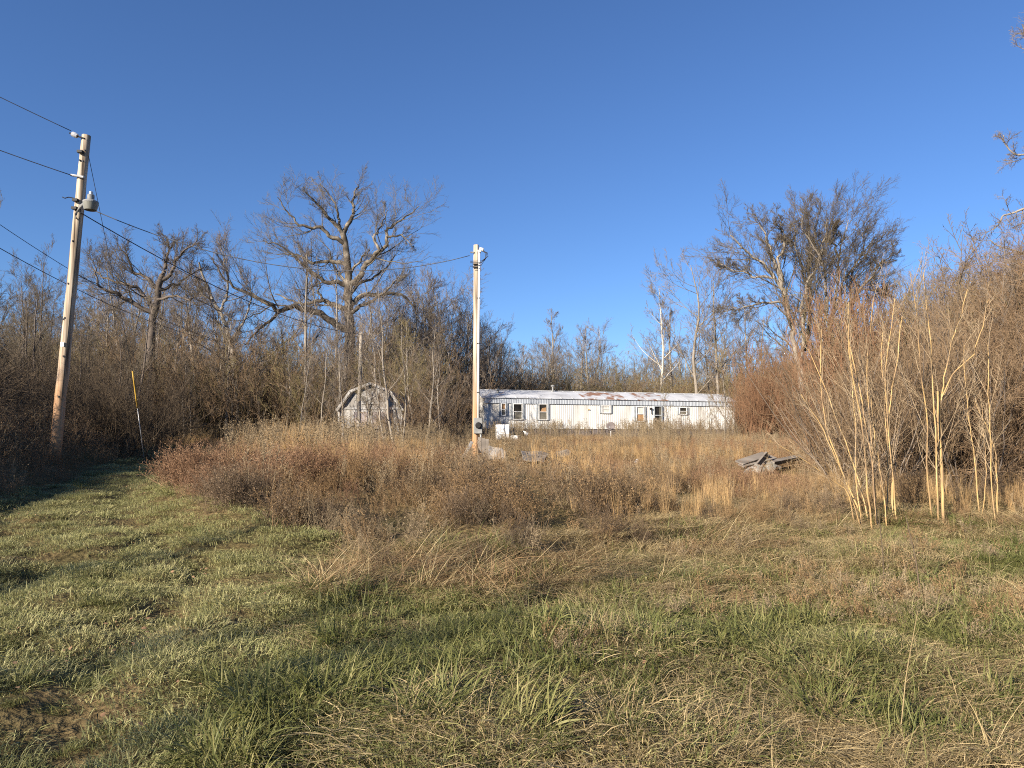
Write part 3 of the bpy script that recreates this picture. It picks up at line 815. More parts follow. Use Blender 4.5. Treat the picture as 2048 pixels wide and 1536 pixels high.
# grey wooden box at the foot of the pole, boards lying round it
def junk_box(name, px, py_top, Y, w, h, d, mat, label, cat, rz=0, tilt=(0, 0), boards=0):
    p = at(px, py_top, Y); g = float(H(p[0], Y))
    e = empty(name, (p[0], Y, g), rz, label, cat)
    return e, p[2] - g
e, hh = junk_box('wooden_box', 966, 874, CY - .1, .3, .8, .25, M['plank'], 'grey plank box standing at the foot of the meter pole', 'box', .15)
for q in range(3):
    m = MB(); m.box(-.16 + .107 * q, -.16 + .107 * q + .1, -.13 - .003 * (q % 2), -.1, -.08, hh - .03 * q); m.build('plank', M['plank'], e)
m = MB(); m.box(-.16, .16, -.098, .12, -.08, hh - .09); m.build('core', M['plank'], e)
def leaning_board(a, b_, w, t, mat, label, cat='board', name='loose_board', up=(0, -1, .3)):
    a = np.array(a); b_ = np.array(b_); e = empty(name, a, 0, label, cat)
    k = 5; mid = [(a + (b_ - a) * u) - a for u in np.linspace(0, 1, k)]
    m = MB()
    for p, q in zip(mid[:-1], mid[1:]): pass
    m.bar(mid[0], mid[-1], w, t, up); m.build('board', mat, e, bevel=.006)
    return e
g = lambda px, py, Y: at(px, py, Y)
leaning_board(g(926, 916, 20.4), g(944, 884, 21.2), .09, .05, M['shed_trim'], 'short pale board leaning against the meter pole', up=(0, -1, 0))
def sheet(name, quad, t, mat, label, cat):
    q = np.array(quad); e = empty(name, q[0], 0, label, cat)
    nrm = unit(np.cross(q[1] - q[0], q[3] - q[0])); m = MB()
    # 4x3 slightly buckled sheet with thickness
    rg = np.random.default_rng(int(abs(q[0][0]) * 100)); nu, nv = 5, 4; v = []
    for side in (0, 1):
        rg2 = np.random.default_rng(4)
        for i_ in range(nu):
            for j_ in range(nv):
                u, w = i_ / (nu - 1), j_ / (nv - 1)
                p = q[0] * (1 - u) * (1 - w) + q[1] * u * (1 - w) + q[2] * u * w + q[3] * (1 - u) * w
                v.append(p - q[0] + nrm * (rg2.normal(0, .02) - side * t))
    f = []
    n = nu * nv
    for i_ in range(nu - 1):
        for j_ in range(nv - 1):
            a = i_ * nv + j_; f.append((a, a + nv, a + nv + 1, a + 1)); f.append((n + a, n + a + 1, n + a + nv + 1, n + a + nv))
    ring = [i_ * nv for i_ in range(nu)] + [(nu - 1) * nv + j_ for j_ in range(1, nv)] + [i_ * nv + nv - 1 for i_ in range(nu - 2, -1, -1)] + [j_ for j_ in range(nv - 2, 0, -1)]
    for a, c in zip(ring, ring[1:] + ring[:1]): f.append((a, n + a, n + c, c))
    m.add(v, f); m.build('panel', mat, e)
    return e
sheet('scrap_panel', [g(977, 916, 20.3), g(1011, 920, 20.3), g(1012, 902, 20.8), g(976, 891, 20.8)], .03, M['shed_trim'], 'whitish scrap panel lying tilted right beside the meter pole', 'panel')
sheet('scrap_panel', [g(1046, 917, 19.6), g(1088, 921, 19.6), g(1098, 906, 21.2), g(1042, 902, 21.2)], .03, M['plank'], 'buckled grey scrap sheet lying flat in the brown weeds', 'panel')
sheet('scrap_panel', [g(1112, 912, 21.6), g(1142, 909, 21.8), g(1142, 901, 22.4), g(1112, 903, 22.4)], .03, M['concrete'], 'small grey scrap sheet half buried in weeds beyond the flat one', 'panel')
# white appliances thrown out before the home
def appliance(px0, px1, py0, py1, Y, dep, label, name, mat, rz=0.0, door=True):
    a, b_ = at(px0, py1, Y), at(px1, py0, Y); g0 = float(H((a[0] + b_[0]) / 2, Y))
    w = b_[0] - a[0]; z0 = min(a[2], g0) - .06
    e = empty(name, ((a[0] + b_[0]) / 2, Y, z0), rz, label, 'appliance'); hh = b_[2] - z0
    m = MB(); m.box(-w / 2, w / 2, 0, dep, 0, hh); m.build('case', mat, e, bevel=.02)
    if door:
        m = MB(); m.box(-w / 2 + .02, w * .15, -.04, -.002, .08, hh - .04); m.build('door', mat, e, bevel=.012)
        m = MB(); m.box(w * .17, w / 2 - .02, -.045, -.002, .08, hh - .02); m.build('door', mat, e, bevel=.012)
        m = MB(); m.box(w * .12, w * .14, -.07, -.041, hh * .4, hh * .8); m.build('handle', M['metal_grey'], e)
    return e
appliance(993, 1019, 849, 871, 40, .7, 'discarded white chest-like appliance in the weeds before the mobile home', 'discarded_appliance', M['enamel'], .1)
appliance(1021, 1036, 871, 888, 39, .5, 'small white boxy appliance below the black grill', 'discarded_appliance', M['enamel'], -.2, door=False)
a = at(1034, 868, 40.2); g0 = float(H(a[0], 40.2))
e = empty('barbecue_grill', (a[0], 40.2, g0), .3, 'rusty black barbecue grill tipped among the white appliances', 'grill'); hz = a[2] - g0
m = MB(); m.tube([(-.38, 0, hz), (-.3, 0, hz), (.3, 0, hz), (.38, 0, hz)], [.1, .19, .19, .1], 12); m.build('lid', M['black'], e)
for sx in (-.28, .28):
    for sy in (-.14, .14):
        m = MB(); m.bar((sx, sy, -.05), (sx * .8, sy, hz - .1), .03, .03); m.build('leg', M['black'], e)
m = MB(); m.box(.38, .56, -.16, .14, hz - .06, hz + .12, rot=(.2, .5, .3)); m.build('side_shelf', M['enamel'], e)
# board heap at the right
RYB = 16.6
def heap(px, py, Y): return at(px, py, Y)
leaning_board(heap(1478, 926, 16.3), heap(1532, 908, 16.9), .22, .035, M['plank'], 'wide grey plank on top of the board heap, its end raised', up=(0, -.5, 1))
leaning_board(heap(1510, 936, 16.0), heap(1534, 908, 16.5), .12, .05, M['plank'], 'narrow grey plank propping the heap of old boards', up=(1, -.3, .2))
leaning_board(heap(1488, 934, 16.3), heap(1526, 933, 16.4), .14, .03, M['shed_trim'], 'pale short plank low in the board heap', up=(0, -.5, 1))
leaning_board(heap(1482, 932, 16.2), heap(1548, 914, 17.0), .16, .03, M['plank'], 'thin grey board under the widest plank of the heap', up=(0, -.5, 1))
leaning_board(heap(1516, 922, 16.5), heap(1562, 936, 16.3), .10, .05, M['plank'], 'dark short beam end sticking out of the board heap', up=(0, -.5, 1))
leaning_board(heap(1542, 926, 16.6), heap(1600, 914, 17.6), .16, .09, M['plank'], 'grey timber lying off the right end of the board heap', up=(0, -.3, 1))
import bmesh
def chunk(px, py, Y, sx, sy, sz, seed, label):
    a = heap(px, py, Y); g0 = float(H(a[0], Y))
    e = empty('stone_block', (a[0], Y, g0), .7 * seed, label, 'stone')
    bm = bmesh.new(); bmesh.ops.create_cube(bm, size=1.0); bmesh.ops.subdivide_edges(bm, edges=bm.edges[:], cuts=4, use_grid_fill=True)
    for v in bm.verts:
        c = v.co.copy(); n_ = float(vnoise(c.x * 3 + seed * 7, c.y * 3 + c.z * 2.3, seed) - .5); n2 = float(vnoise(c.x * 7 + seed, c.y * 7 - c.z * 6, seed + 3) - .5)
        k = 1 + .45 * n_ + .18 * n2 - .16 * max(0.0, c.length - .6)
        v.co = Vector((c.x * sx, c.y * sy, c.z * sz)) * k
    me = bpy.data.meshes.new('block'); bm.to_mesh(me); bm.free(); me.materials.append(M['concrete']); o = link('block', me, e, (0, 0, max(sz * .4, a[2] - g0)))
    o.rotation_euler = (.25 * seed, .3, 0)
chunk(1520, 940, 16.0, .22, .2, .18, 1, 'pale broken masonry chunk under the raised grey plank')
chunk(1540, 938, 16.3, .25, .2, .22, 2, 'rough grey masonry lump at the right side of the board heap')
chunk(1498, 945, 15.9, .17, .16, .1, 3, 'small dark masonry lump low before the board heap')
sheet('litter', [g(1269, 924, 19.2), g(1276, 926, 19.2), g(1277, 920, 19.4), g(1271, 919, 19.3)], .004, M['enamel'], 'crumpled white scrap of litter in the golden grass', 'litter')

# small old pole before the shed
ob = at(716, 880, 34.6); ob[2] = float(H(ob[0], 34.6)); ot = at(723, 665, 34.6)
op, _, _ = pole('utility_pole', ob, ot, .10, .085, M['pole_old'], 'thin old wooden pole rising in front of the barn shed', seed=5, wob=.01)
# yellow guy guard and guy wire
gb = at(292, 858, 20.5); gb[2] = float(H(gb[0], 20.5)); gt_ = at(265, 742, 19.9)
e = empty('guy_guard', gb, 0, 'leaning yellow plastic guard on the guy wire in the dark brush', 'guy guard')
m = MB(); m.tube([(gt_ - gb) * u for u in (.60, .75, .88, 1)], .021, 8); m.build('sleeve', M['yellow'], e, smooth=True)
m = MB(); m.tube([(gt_ - gb) * u for u in (-.05, .3, .63)], .010, 6); m.build('anchor_rod', M['metal_grey'], e, smooth=True)

def wire(a, b_, sag, r, mat, label, k=26):
    a = np.array(a, float); b_ = np.array(b_, float); u = np.linspace(0, 1, k)[:, None]
    p = a + (b_ - a) * u; p[:, 2] -= (4 * sag * u * (1 - u))[:, 0]
    m = MB(); m.tube(p - a, r, 6); o = m.build('power_line', mat, None, a, smooth=True)
    tag(o, label, 'power line')
    return o
q279, q356, q412 = on_pole(274), on_pole(356), on_pole(412)
far = lambda px, py, Y: at(px, py, Y)
wire(q279 + [-.30, -.12, .1], far(-700, -170, 14.0), .1, .009, M['wire'], 'topmost thin wire running off from the insulator of the leaning pole')
wire(q356 + [-.12, -.12, 0], far(-700, 10, 14.0), .15, .010, M['wire'], 'thin wire tied to the leaning pole below its insulator')
wire(q412 + [.1, -.1, 0], cr_(512) + [-.2, -.05, 0], .95, .011, M['wire_alu'], 'silvery twisted cable sagging from the leaning pole to the meter pole')
wire(q412 + [.1, -.1, -.2], ot + [0, -.05, -.1], .55, .012, M['wire'], 'black cable dropping from the yard lamp to the old shed pole')
wire(on_pole(312) + [.1, 0, 0], gt_, .0, .007, M['wire'], 'steep guy wire from the leaning pole to the yellow guard')
wire(at(-60, 408, 24), at(520, 700, 46), .9, .011, M['wire'], 'faint single wire passing behind the leaning pole into the woods')
wire(at(-60, 462, 24), at(480, 690, 46), .7, .014, M['wire'], 'darker pair-like wire crossing low behind the leaning pole')

# ------------------------------------------------------------------ the big old oak and the other single trees
rg = np.random.default_rng(11)
OY = 47.0
ob_ = on_ground(702, OY)
W_ = OY / FPX
oak_defs = [
 ([(702, 880), (701, 760), (700, 700), (698, 625), (696, 560), (694, 521), (691, 487), (686, 467)], .40, .17, 0.0),
 ([(686, 467), (698, 446), (708, 422), (704, 408), (711, 385), (718, 368)], .15, .03, .15),
 ([(686, 467), (672, 451), (648, 425), (633, 404), (610, 385)], .14, .03, -.3),
 ([(680, 458), (673, 412), (662, 394), (650, 378), (640, 366)], .09, .02, .3),
 ([(691, 487), (659, 473), (643, 455), (620, 456), (596, 448), (575, 425), (555, 394)], .14, .02, -.3),
 ([(694, 530), (672, 524), (651, 521), (620, 524), (596, 508), (552, 508)], .13, .02, .5),
 ([(697, 572), (674, 564), (648, 563), (622, 545), (596, 521), (565, 493), (526, 480)], .15, .02, -.2),
 ([(699, 620), (669, 610), (648, 601), (627, 603), (607, 610), (581, 600), (550, 588)], .17, .03, .4),
 ([(700, 665), (676, 650), (656, 638), (622, 620), (586, 611), (557, 623), (544, 612), (505, 592), (474, 576), (445, 555), (425, 515)], .22, .03, -.25),
 ([(557, 623), (544, 638), (515, 662), (490, 690)], .10, .03, -.2, -1.0),
 ([(648, 601), (637, 585), (640, 565), (622, 548)], .08, .02, .1),
 ([(697, 570), (711, 563), (734, 529), (760, 502), (773, 493), (771, 461), (786, 450), (818, 430), (838, 412)], .19, .02, -.15),
 ([(760, 502), (747, 477), (763, 446), (775, 420)], .09, .02, .2, -1.2),
 ([(773, 474), (802, 472), (825, 490)], .07, .02, 0, -1.8),
 ([(698, 612), (726, 588), (768, 589), (805, 590), (825, 610), (840, 640)], .16, .03, .35),
 ([(698, 628), (721, 612), (752, 599), (776, 580), (800, 548)], .13, .02, -.4),
 ([(697, 560), (706, 540), (724, 516), (740, 500)], .10, .02, -.2),
 ([(699, 600), (690, 560), (672, 540), (655, 500), (640, 480)], .11, .02, .8),
 ([(698, 590), (712, 570), (740, 560), (770, 540), (790, 510)], .11, .02, .8),
]
limbs = [(p, r * (1.12 + .0 * r)) for p, r in px_limbs(oak_defs, OY, ob_, rg)]
gt = limb_geo(limbs, 8)
gc = crown(limbs[1:], [
    lv(10, .18, 1.0, 46, .60, 8, .15, .12, .30, rmin=.015, taper=.22),
    lv(9, .15, 1.0, 36, .58, 6, .12, .07, .45, rmin=.009, taper=.3),
    lv(7, .12, 1.0, 32, .62, 4, .10, .04, .55, rmin=.006, taper=.4),
    lv(2, .2, 1.0, 30, .75, 3, .10, .02, .7, rmin=.0042, taper=.5)], rg, (4, 3, 3, 3))
tree_obj('oak_tree', ob_, gt, gc, M['bark_oak'], M['twig_oak'], 'tallest bare tree with crooked spreading limbs behind the barn shed')

# the gnarled tree left of it
LY = 40.0
lb = on_ground(304, LY)
defs = [
 ([(303, 870), (304, 740), (305, 640), (312, 590), (325, 550)], .30, .16, 0),
 ([(306, 625), (283, 616), (234, 586), (202, 580), (192, 550), (186, 520)], .15, .02, -.3),
 ([(306, 615), (295, 599), (267, 573), (234, 563), (208, 557), (176, 531)], .13, .02, .3),
 ([(316, 580), (300, 560), (267, 541), (257, 515), (234, 485)], .11, .02, -.1),
 ([(325, 550), (335, 518), (340, 495), (330, 470)], .12, .02, .2),
 ([(325, 560), (342, 550), (353, 515), (378, 495), (395, 480)], .12, .02, -.2),
 ([(318, 580), (350, 570), (385, 545), (410, 530)], .09, .02, .5),
 ([(310, 600), (340, 590), (380, 600), (405, 590)], .09, .02, -.5)]
limbs = px_limbs(defs, LY, lb, rg)
gc = crown(limbs[1:], [
    lv(11, .15, 1.0, 46, .56, 7, .15, .12, .32, rmin=.014, taper=.25), lv(9, .15, 1.0, 36, .58, 5, .12, .08, .45, rmin=.009),
    lv(6, .1, 1.0, 34, .64, 4, .10, .05, .55, rmin=.006), lv(3, .15, 1.0, 32, .75, 2, .10, .03, .7, rmin=.0045)], rg)
tree_obj('gnarled_tree', lb, limb_geo(limbs, 7), gc, M['bark_dark'], M['twig_dark'], 'gnarled bare tree with long dark drooping limbs at the drive bend')

MY_ = 42.0   # crooked tree between the two
mb_ = on_ground(470, MY_)
defs = [
 ([(478, 870), (474, 760), (462, 690), (448, 640), (425, 595), (408, 560), (398, 525)], .20, .05, 0),
 ([(462, 690), (490, 640), (505, 600), (500, 560)], .09, .02, .3),
 ([(440, 622), (455, 590), (458, 555), (450, 520), (440, 490)], .09, .02, -.2),
 ([(430, 605), (405, 590), (385, 560)], .07, .02, .2)]
limbs = px_limbs(defs, MY_, mb_, rg)
gc = crown(limbs, [
    lv(11, .15, 1.0, 46, .56, 7, .15, .12, .32, rmin=.014, taper=.25), lv(9, .15, 1.0, 36, .58, 5, .12, .08, .45, rmin=.009),
    lv(6, .1, 1.0, 34, .64, 4, .10, .05, .55, rmin=.006), lv(3, .15, 1.0, 32, .75, 2, .10, .03, .7, rmin=.0045)], rg)
tree_obj('crooked_tree', mb_, limb_geo(limbs, 7), gc, M['bark_grey'], M['twig_grey'], 'crooked bare tree leaning away from the tallest oak, above the drive end')

# leaning many-stemmed tree on the right
HY = 36.0
hb = on_ground(1615, HY)
defs = [
 ([(1612, 860), (1603, 750), (1589, 692), (1577, 618), (1562, 574), (1542, 545), (1521, 522), (1489, 500), (1460, 470)], .19, .03, 0),
 ([(1577, 618), (1562, 574), (1551, 530), (1536, 490), (1524, 460), (1512, 435)], .13, .02, .15),
 ([(1562, 574), (1556, 520), (1568, 480), (1560, 445)], .09, .02, -.3),
 ([(1608, 830), (1603, 715), (1608, 662), (1603, 604), (1612, 570), (1630, 545), (1641, 510), (1650, 470), (1655, 440)], .13, .02, -.1),
 ([(1610, 700), (1621, 618), (1618, 574), (1600, 520), (1592, 490), (1588, 450)], .13, .02, .3),
 ([(1618, 574), (1640, 510), (1630, 465)], .08, .02, .5),
 ([(1622, 850), (1650, 700), (1671, 589), (1680, 516), (1688, 470), (1697, 440)], .15, .02, .2),
 ([(1680, 516), (1665, 485), (1668, 450)], .07, .02, -.3, 1.2),
 ([(1628, 850), (1680, 700), (1700, 604), (1706, 530), (1735, 495), (1752, 470)], .15, .02, .1),
 ([(1700, 604), (1735, 560), (1765, 530), (1785, 505)], .09, .02, -.3, .8),
 ([(1577, 618), (1562, 601), (1504, 612), (1451, 624)], .07, .015, -.2),
 ([(1551, 556), (1510, 552), (1470, 540), (1440, 528)], .07, .015, .3),
 ([(1706, 560), (1740, 580), (1775, 590)], .06, .015, .3, .8),
 ([(1606, 640), (1615, 560), (1618, 500), (1622, 445)], .10, .02, .1),
 ([(1640, 740), (1655, 600), (1645, 520), (1612, 470), (1605, 430)], .11, .02, -.15),
 ([(1660, 650), (1690, 560), (1722, 510), (1725, 465)], .09, .02, .2),
]
limbs = px_limbs(defs, HY, hb, rg)
gc = crown(limbs, [
    lv(20, .30, 1.0, 38, .34, 7, .10, .07, .34, rmin=.012, taper=.25, tipshort=.35),
    lv(8, .15, 1.0, 32, .58, 5, .10, .05, .5, rmin=.008),
    lv(7, .1, 1.0, 32, .6, 3, .11, .03, .6, rmin=.006),
    lv(4, .15, 1.0, 34, .65, 2, .10, .02, .7, rmin=.0045)], rg)
tree_obj('leaning_tree', hb, limb_geo(limbs, 8), gc, M['bark_grey'], M['twig_dark'], 'large many-stemmed bare tree leaning over the right end of the mobile home')

# tree whose twigs hang in at the right border
ry = 22.0; rb = on_ground(2240, ry)
defs = [
 ([(2240, 860), (2225, 600), (2200, 350), (2170, 100), (2140, -200)], .26, .05, 0),
 ([(2215, 480), (2120, 430), (2048, 418), (2010, 436), (1985, 460)], .08, .015, .0),
 ([(2205, 400), (2120, 330), (2060, 310), (2020, 300), (2008, 270)], .07, .015, .1),
 ([(2195, 300), (2120, 200), (2070, 120), (2045, 50)], .08, .015, .1),
 ([(2225, 560), (2130, 520), (2060, 510), (2010, 500), (1980, 480)], .07, .015, -.1),
 ([(2200, 350), (2290, 200), (2350, 60)], .10, .02, .3), ([(2220, 500), (2330, 400), (2400, 250)], .10, .02, -.3)]
limbs = px_limbs(defs, ry, rb, rg)
gc = crown(limbs[1:], [
    lv(15, .25, 1.0, 46, .30, 6, .16, .04, .42, rmin=.009), lv(8, .15, 1.0, 40, .55, 5, .16, .03, .6, rmin=.006),
    lv(6, .1, 1.0, 38, .6, 3, .16, .02, .7, rmin=.004), lv(2, .2, 1.0, 36, .7, 2, .1, .02, .7, rmin=.003)], rg)
tree_obj('tall_tree', rb, limb_geo(limbs, 8), gc, M['bark_grey'], M['twig_grey'], 'tall bare tree above the bank thicket, only its twig ends hanging in')

# ------------------------------------------------------------------ prototypes of the wood
PROTO = {}
def proto(key, name, geos, mt, mc, parts=('trunk', 'crown')):
    PROTO[key] = (name, geos, mt, mc, parts)
    PROTO[key] = dict(name=name, me=(geos[0].mesh(parts[0], mt), geos[1].mesh(parts[1], mc)), parts=parts)
    TRI[0] += geos[0].tris() + geos[1].tris()
for s in range(4):
    proto('forest%d' % s, 'bare_tree', forest_proto(40 + s, 10, .13, spread=[.8, 1.05, .7, 1.2][s], t_first=[.3, .22, .4, .25][s], crook=[.04, .07, .04, .09][s]), M['bark_grey'], M['twig_grey'])
proto('pale', 'pale_tree', forest_proto(61, 10, .12, spread=.8, up=.16, t_first=.25), M['bark_pale'], M['twig_grey'])
proto('dark0', 'bare_tree', forest_proto(71, 8, .09, spread=1.0, t_first=.15, up=.10, crook=.08, rmin=.009), M['bark_dark'], M['twig_dark'])
proto('dark1', 'bare_tree', forest_proto(72, 8, .08, spread=.85, t_first=.2, up=.14, crook=.06, rmin=.009), M['bark_dark'], M['twig_dark'])
proto('sap0', 'sapling', forest_proto(81, 6, .05, spread=.7, t_first=.2, up=.14, crook=.06, rmin=.007, dense=.8), M['bark_grey'], M['twig_olive'])
proto('sap1', 'sapling', forest_proto(82, 6, .05, spread=.9, t_first=.15, up=.1, crook=.08, rmin=.007, dense=.8), M['bark_grey'], M['twig_grey'])
proto('brown0', 'shrub', brush_proto(91, 4, 12, .55, r0=.022), M['bark_dark'], M['twig_brown'], ('stems', 'twigs'))
proto('brown1', 'shrub', brush_proto(92, 4, 14, .75, r0=.02, wander=.13), M['twig_grey'], M['twig_brown'], ('stems', 'twigs'))
proto('olive0', 'shrub', brush_proto(93, 4, 14, .6, r0=.02), M['twig_olive'], M['twig_olive'], ('stems', 'twigs'))
proto('grey0', 'shrub', brush_proto(96, 4, 14, .7, r0=.022, wander=.12), M['twig_grey'], M['twig_grey'], ('stems', 'twigs'))
proto('red0', 'shrub', brush_proto(94, 4, 40, .5, r0=.014, m1=7, m2=5, m3=2, tw=20, up=.16, wander=.05), M['twig_red'], M['twig_red'], ('stems', 'twigs'))
proto('dbrush', 'shrub', brush_proto(95, 3, 16, .9, r0=.016, wander=.16), M['bramble'], M['bramble'], ('stems', 'twigs'))

rp = np.random.default_rng(23)
def plant(key, x, y, h, label, cat, group, base_h, name=None, wide=1.0):
    p = PROTO[key]
    if group: label = ('tall ' if h > tall_of(group, h) else 'lower ') + LOOK[key] + ' ' + label
    z = float(H(x, y)) - .05
    e = empty(name or p['name'], (x, y, z), rp.uniform(0, 6.28), label, cat, group)
    s = h / base_h
    e.scale = (s * wide, s * wide, s)
    e.rotation_euler = (rp.normal(0, .03), rp.normal(0, .03), rp.uniform(0, 6.28))
    for nm, me in zip(p['parts'], p['me']): link(nm, me, e)
    return e
MEAN = {}
def tall_of(group, h):
    m = MEAN.setdefault(group, [0.0, 0]); m[0] += h; m[1] += 1
    return m[0] / m[1]
LOOK = dict(forest0='narrow', forest1='wide-crowned', forest2='slim straight', forest3='broad crooked', pale='pale', dark0='spreading', dark1='upright', sap0='olive-twigged', sap1='grey-twigged',
            brown0='upright', brown1='loose', olive0='olive', grey0='grey-twigged', red0='dense', dbrush='matted')
def scatter_px(n, x0, x1, y0, y1):
    """n spots between two bearings and two distances"""
    for q in range(n):
        px = x0 + (x1 - x0) * (q + rp.uniform(0, 1)) / n
        Y = rp.uniform(y0, y1)
        yield (px - 1024) / FPX * Y * 1.0, Y
F4 = ['forest0', 'forest1', 'forest2', 'forest3']
# far wood on the rise behind the shed and along the skyline
for x, y in scatter_px(74, -60, 960, 70, 100):
    plant(F4[rp.integers(4)], x, y, rp.uniform(8.5, 12.5), 'bare tree in the far wood beyond the shed', 'tree', 'trees of the far wood beyond the shed', 10)
for x, y in scatter_px(50, 930, 1480, 76, 100):
    plant(F4[rp.integers(4)], x, y, rp.uniform(7.5, 11.5), 'bare tree in the low wood behind the mobile home', 'tree', 'trees of the wood behind the mobile home', 10)
for x, y in scatter_px(20, 1420, 2000, 60, 80):
    plant(F4[rp.integers(4)], x, y, rp.uniform(9, 13), 'bare tree in the wood beyond the leaning tree', 'tree', 'trees of the wood beyond the leaning tree', 10)
# single trees that stand out
for px, Y, h, key, lab in ((1112, 84, 14.2, 'forest2', 'slim bare tree topping the wood above the roof vent'), (1180, 86, 12.8, 'forest1', 'round-topped bare tree of the wood above the rusty roof'),
                           (1078, 88, 12.0, 'forest0', 'slim bare tree left of the taller one above the roof vent'),
                           (1322, 70, 14.5, 'pale', 'white-barked slender tree beyond the right half of the mobile home'),
                           (1345, 72, 13.2, 'forest2', 'slim bare tree right behind the white-barked one'),
                           (1395, 62, 15.0, 'forest3', 'bare tree with forked upright crown beside the white-barked one'),
                           (1440, 60, 13.0, 'forest0', 'bare tree between the forked tree and the leaning tree')):
    plant(key, (px - 1024) / FPX * Y, Y, h, lab, 'tree', None, 10)
# trees right of the oak, over the shed
for x, y in scatter_px(24, 730, 930, 54, 64):
    plant(['forest1', 'forest3', 'forest0'][rp.integers(3)], x, y, rp.uniform(8.0, 13.5), 'bare tree crowding right of the tallest oak', 'tree', 'trees right of the oak', 10)
for x, y in scatter_px(12, 905, 1010, 58, 70):
    plant(F4[rp.integers(4)], x, y, rp.uniform(7, 9.5), 'bare tree in the gap between meter pole and shed', 'tree', 'trees behind the meter pole', 10)
# the wood at the drive bend: pale thin trunks
for x, y in scatter_px(32, 290, 690, 38, 48):
    plant(['sap0', 'sap1', 'forest0', 'forest2'][rp.integers(4)], x, y, rp.uniform(5, 9), 'thin pale-stemmed young tree in the wood at the drive bend', 'sapling', 'young trees at the drive bend', 8)
for x, y in scatter_px(16, 130, 420, 44, 62):
    plant(F4[rp.integers(4)], x, y, rp.uniform(8, 12), 'bare tree in the wood behind the gnarled tree', 'tree', 'trees behind the gnarled tree', 10)
# dark trees over the left bank
for x, y in scatter_px(12, -80, 120, 22, 34):
    plant(['dark0', 'dark1'][rp.integers(2)], x, y, rp.uniform(4.6, 7.0), 'dark tree over the brush behind the leaning pole', 'tree', 'dark trees on the left bank', 8)
for x, y in scatter_px(9, 120, 300, 27, 36):
    plant(['dark0', 'dark1'][rp.integers(2)], x, y, rp.uniform(4, 6), 'dark tree in the brush right of the leaning pole', 'tree', 'low dark trees right of the leaning pole', 8)
# saplings before and beside the shed
for px, Y, h, lab in ((790, 26, 6.2, 'slim pale sapling rising before the right door of the shed'), (806, 27, 5.0, 'short pale sapling beside the slim one before the shed'), (772, 29, 5.2, 'pale sapling crossing the right door of the shed'), (742, 31, 4.4, 'thin sapling before the loft door of the shed'), (697, 33.5, 5.5, 'pale sapling crossing the left wall of the shed'),
                      (852, 29, 5.4, 'pale sapling between the shed and the meter pole'), (830, 33, 6.0, 'grey sapling right of the shed roof'),
                      (636, 34, 5.5, 'pale sapling left of the shed'), (668, 37, 5.5, 'pale sapling close to the left corner of the shed'), (595, 36, 5.0, 'pale sapling in the brush well left of the shed'), (884, 36, 5.2, 'grey sapling close left of the meter pole')):
    plant(['sap0', 'sap1'][rp.integers(2)], (px - 1024) / FPX * Y, Y, h, lab, 'sapling', None, 6, wide=1.0)
for px, Y, h, lab in ((768, 31, 2.6, 'thin brown shrub before the doors of the shed'), (800, 30, 3.2, 'loose brown shrub at the right corner of the shed'), (836, 31, 3.4, 'grey shrub between shed and meter pole, nearest the shed'), (868, 33, 3.4, 'grey shrub midway between shed and meter pole'), (655, 33, 2.8, 'loose shrub at the left corner of the shed'), (905, 34, 3.0, 'low grey shrub left of the meter pole')):
    plant(['brown0', 'grey0', 'brown1'][rp.integers(3)], (px - 1024) / FPX * Y, Y, h, lab, 'shrub', None, 4)
for px, Y, h in ((897, 53, 4.0), (906, 53.5, 4.4), (914, 52.5, 3.6), (924, 52.2, 3.4)):
    plant(['grey0', 'brown1'][rp.integers(2)], (px - 1024) / FPX * Y, Y, h, 'shrub crowding the left end wall of the mobile home', 'shrub', 'shrubs at the left end wall', 4)
# brush behind and beside the mobile home
for x, y in scatter_px(30, 880, 1480, 64, 72):
    plant(['olive0', 'brown0', 'grey0', 'olive0'][rp.integers(4)], x, y, rp.uniform(5.0, 7.5), 'shrub behind the mobile home', 'shrub', 'shrubs behind the mobile home', 4)
for x, y in scatter_px(16, 1490, 1640, 44, 58):
    plant(['brown0', 'red0', 'brown1', 'grey0'][rp.integers(4)], x, y, rp.uniform(4.0, 7.0), 'brown shrub past the right end of the mobile home', 'shrub', 'shrubs past the right end of the home', 4)
for x, y in scatter_px(7, 1480, 1600, 34, 42):
    plant('red0', x, y, rp.uniform(3.0, 4.6), 'reddish shrub between the home and the leaning tree', 'shrub', 'reddish shrubs left of the leaning tree', 4)
for x, y in scatter_px(6, 1330, 1480, 38, 47):
    plant(['brown0', 'sap0'][rp.integers(2)], x, y, rp.uniform(1.8, 3.0), 'thin shrub before the white wall of the mobile home', 'shrub', 'thin shrubs before the white wall', 4)
plant('sap0', (1448 - 1024) / FPX * 36, 36, 5.4, 'slim pale sapling before the right end of the mobile home', 'sapling', None, 6)
# shrubs left of and behind the shed
for x, y in scatter_px(26, 400, 700, 42, 54):
    plant(['brown1', 'grey0', 'olive0'][rp.integers(3)], x, y, rp.uniform(3.2, 5.2), 'shrub in the wood edge left of the shed', 'shrub', 'shrubs of the wood edge left of the shed', 4)
for x, y in scatter_px(26, 780, 945, 53, 62):
    plant(['brown1', 'grey0', 'brown0'][rp.integers(3)], x, y, rp.uniform(4.5, 7.5), 'shrub between shed and meter pole', 'shrub', 'shrubs between shed and meter pole', 4)
# left bank brush
for x, y in scatter_px(26, -120, 330, 20, 32):
    plant(['dbrush', 'dbrush'][rp.integers(2)], x, y, rp.uniform(2.4, 4.2), 'dark tangled shrub ' + ('beyond' if x / y < -.66 else 'close behind' if x / y < -.58 else 'between guy guard and' if x / y < -.52 else 'past the guy guard from') + ' the leaning pole', 'shrub', 'dark shrubs on the left bank', 3.4)
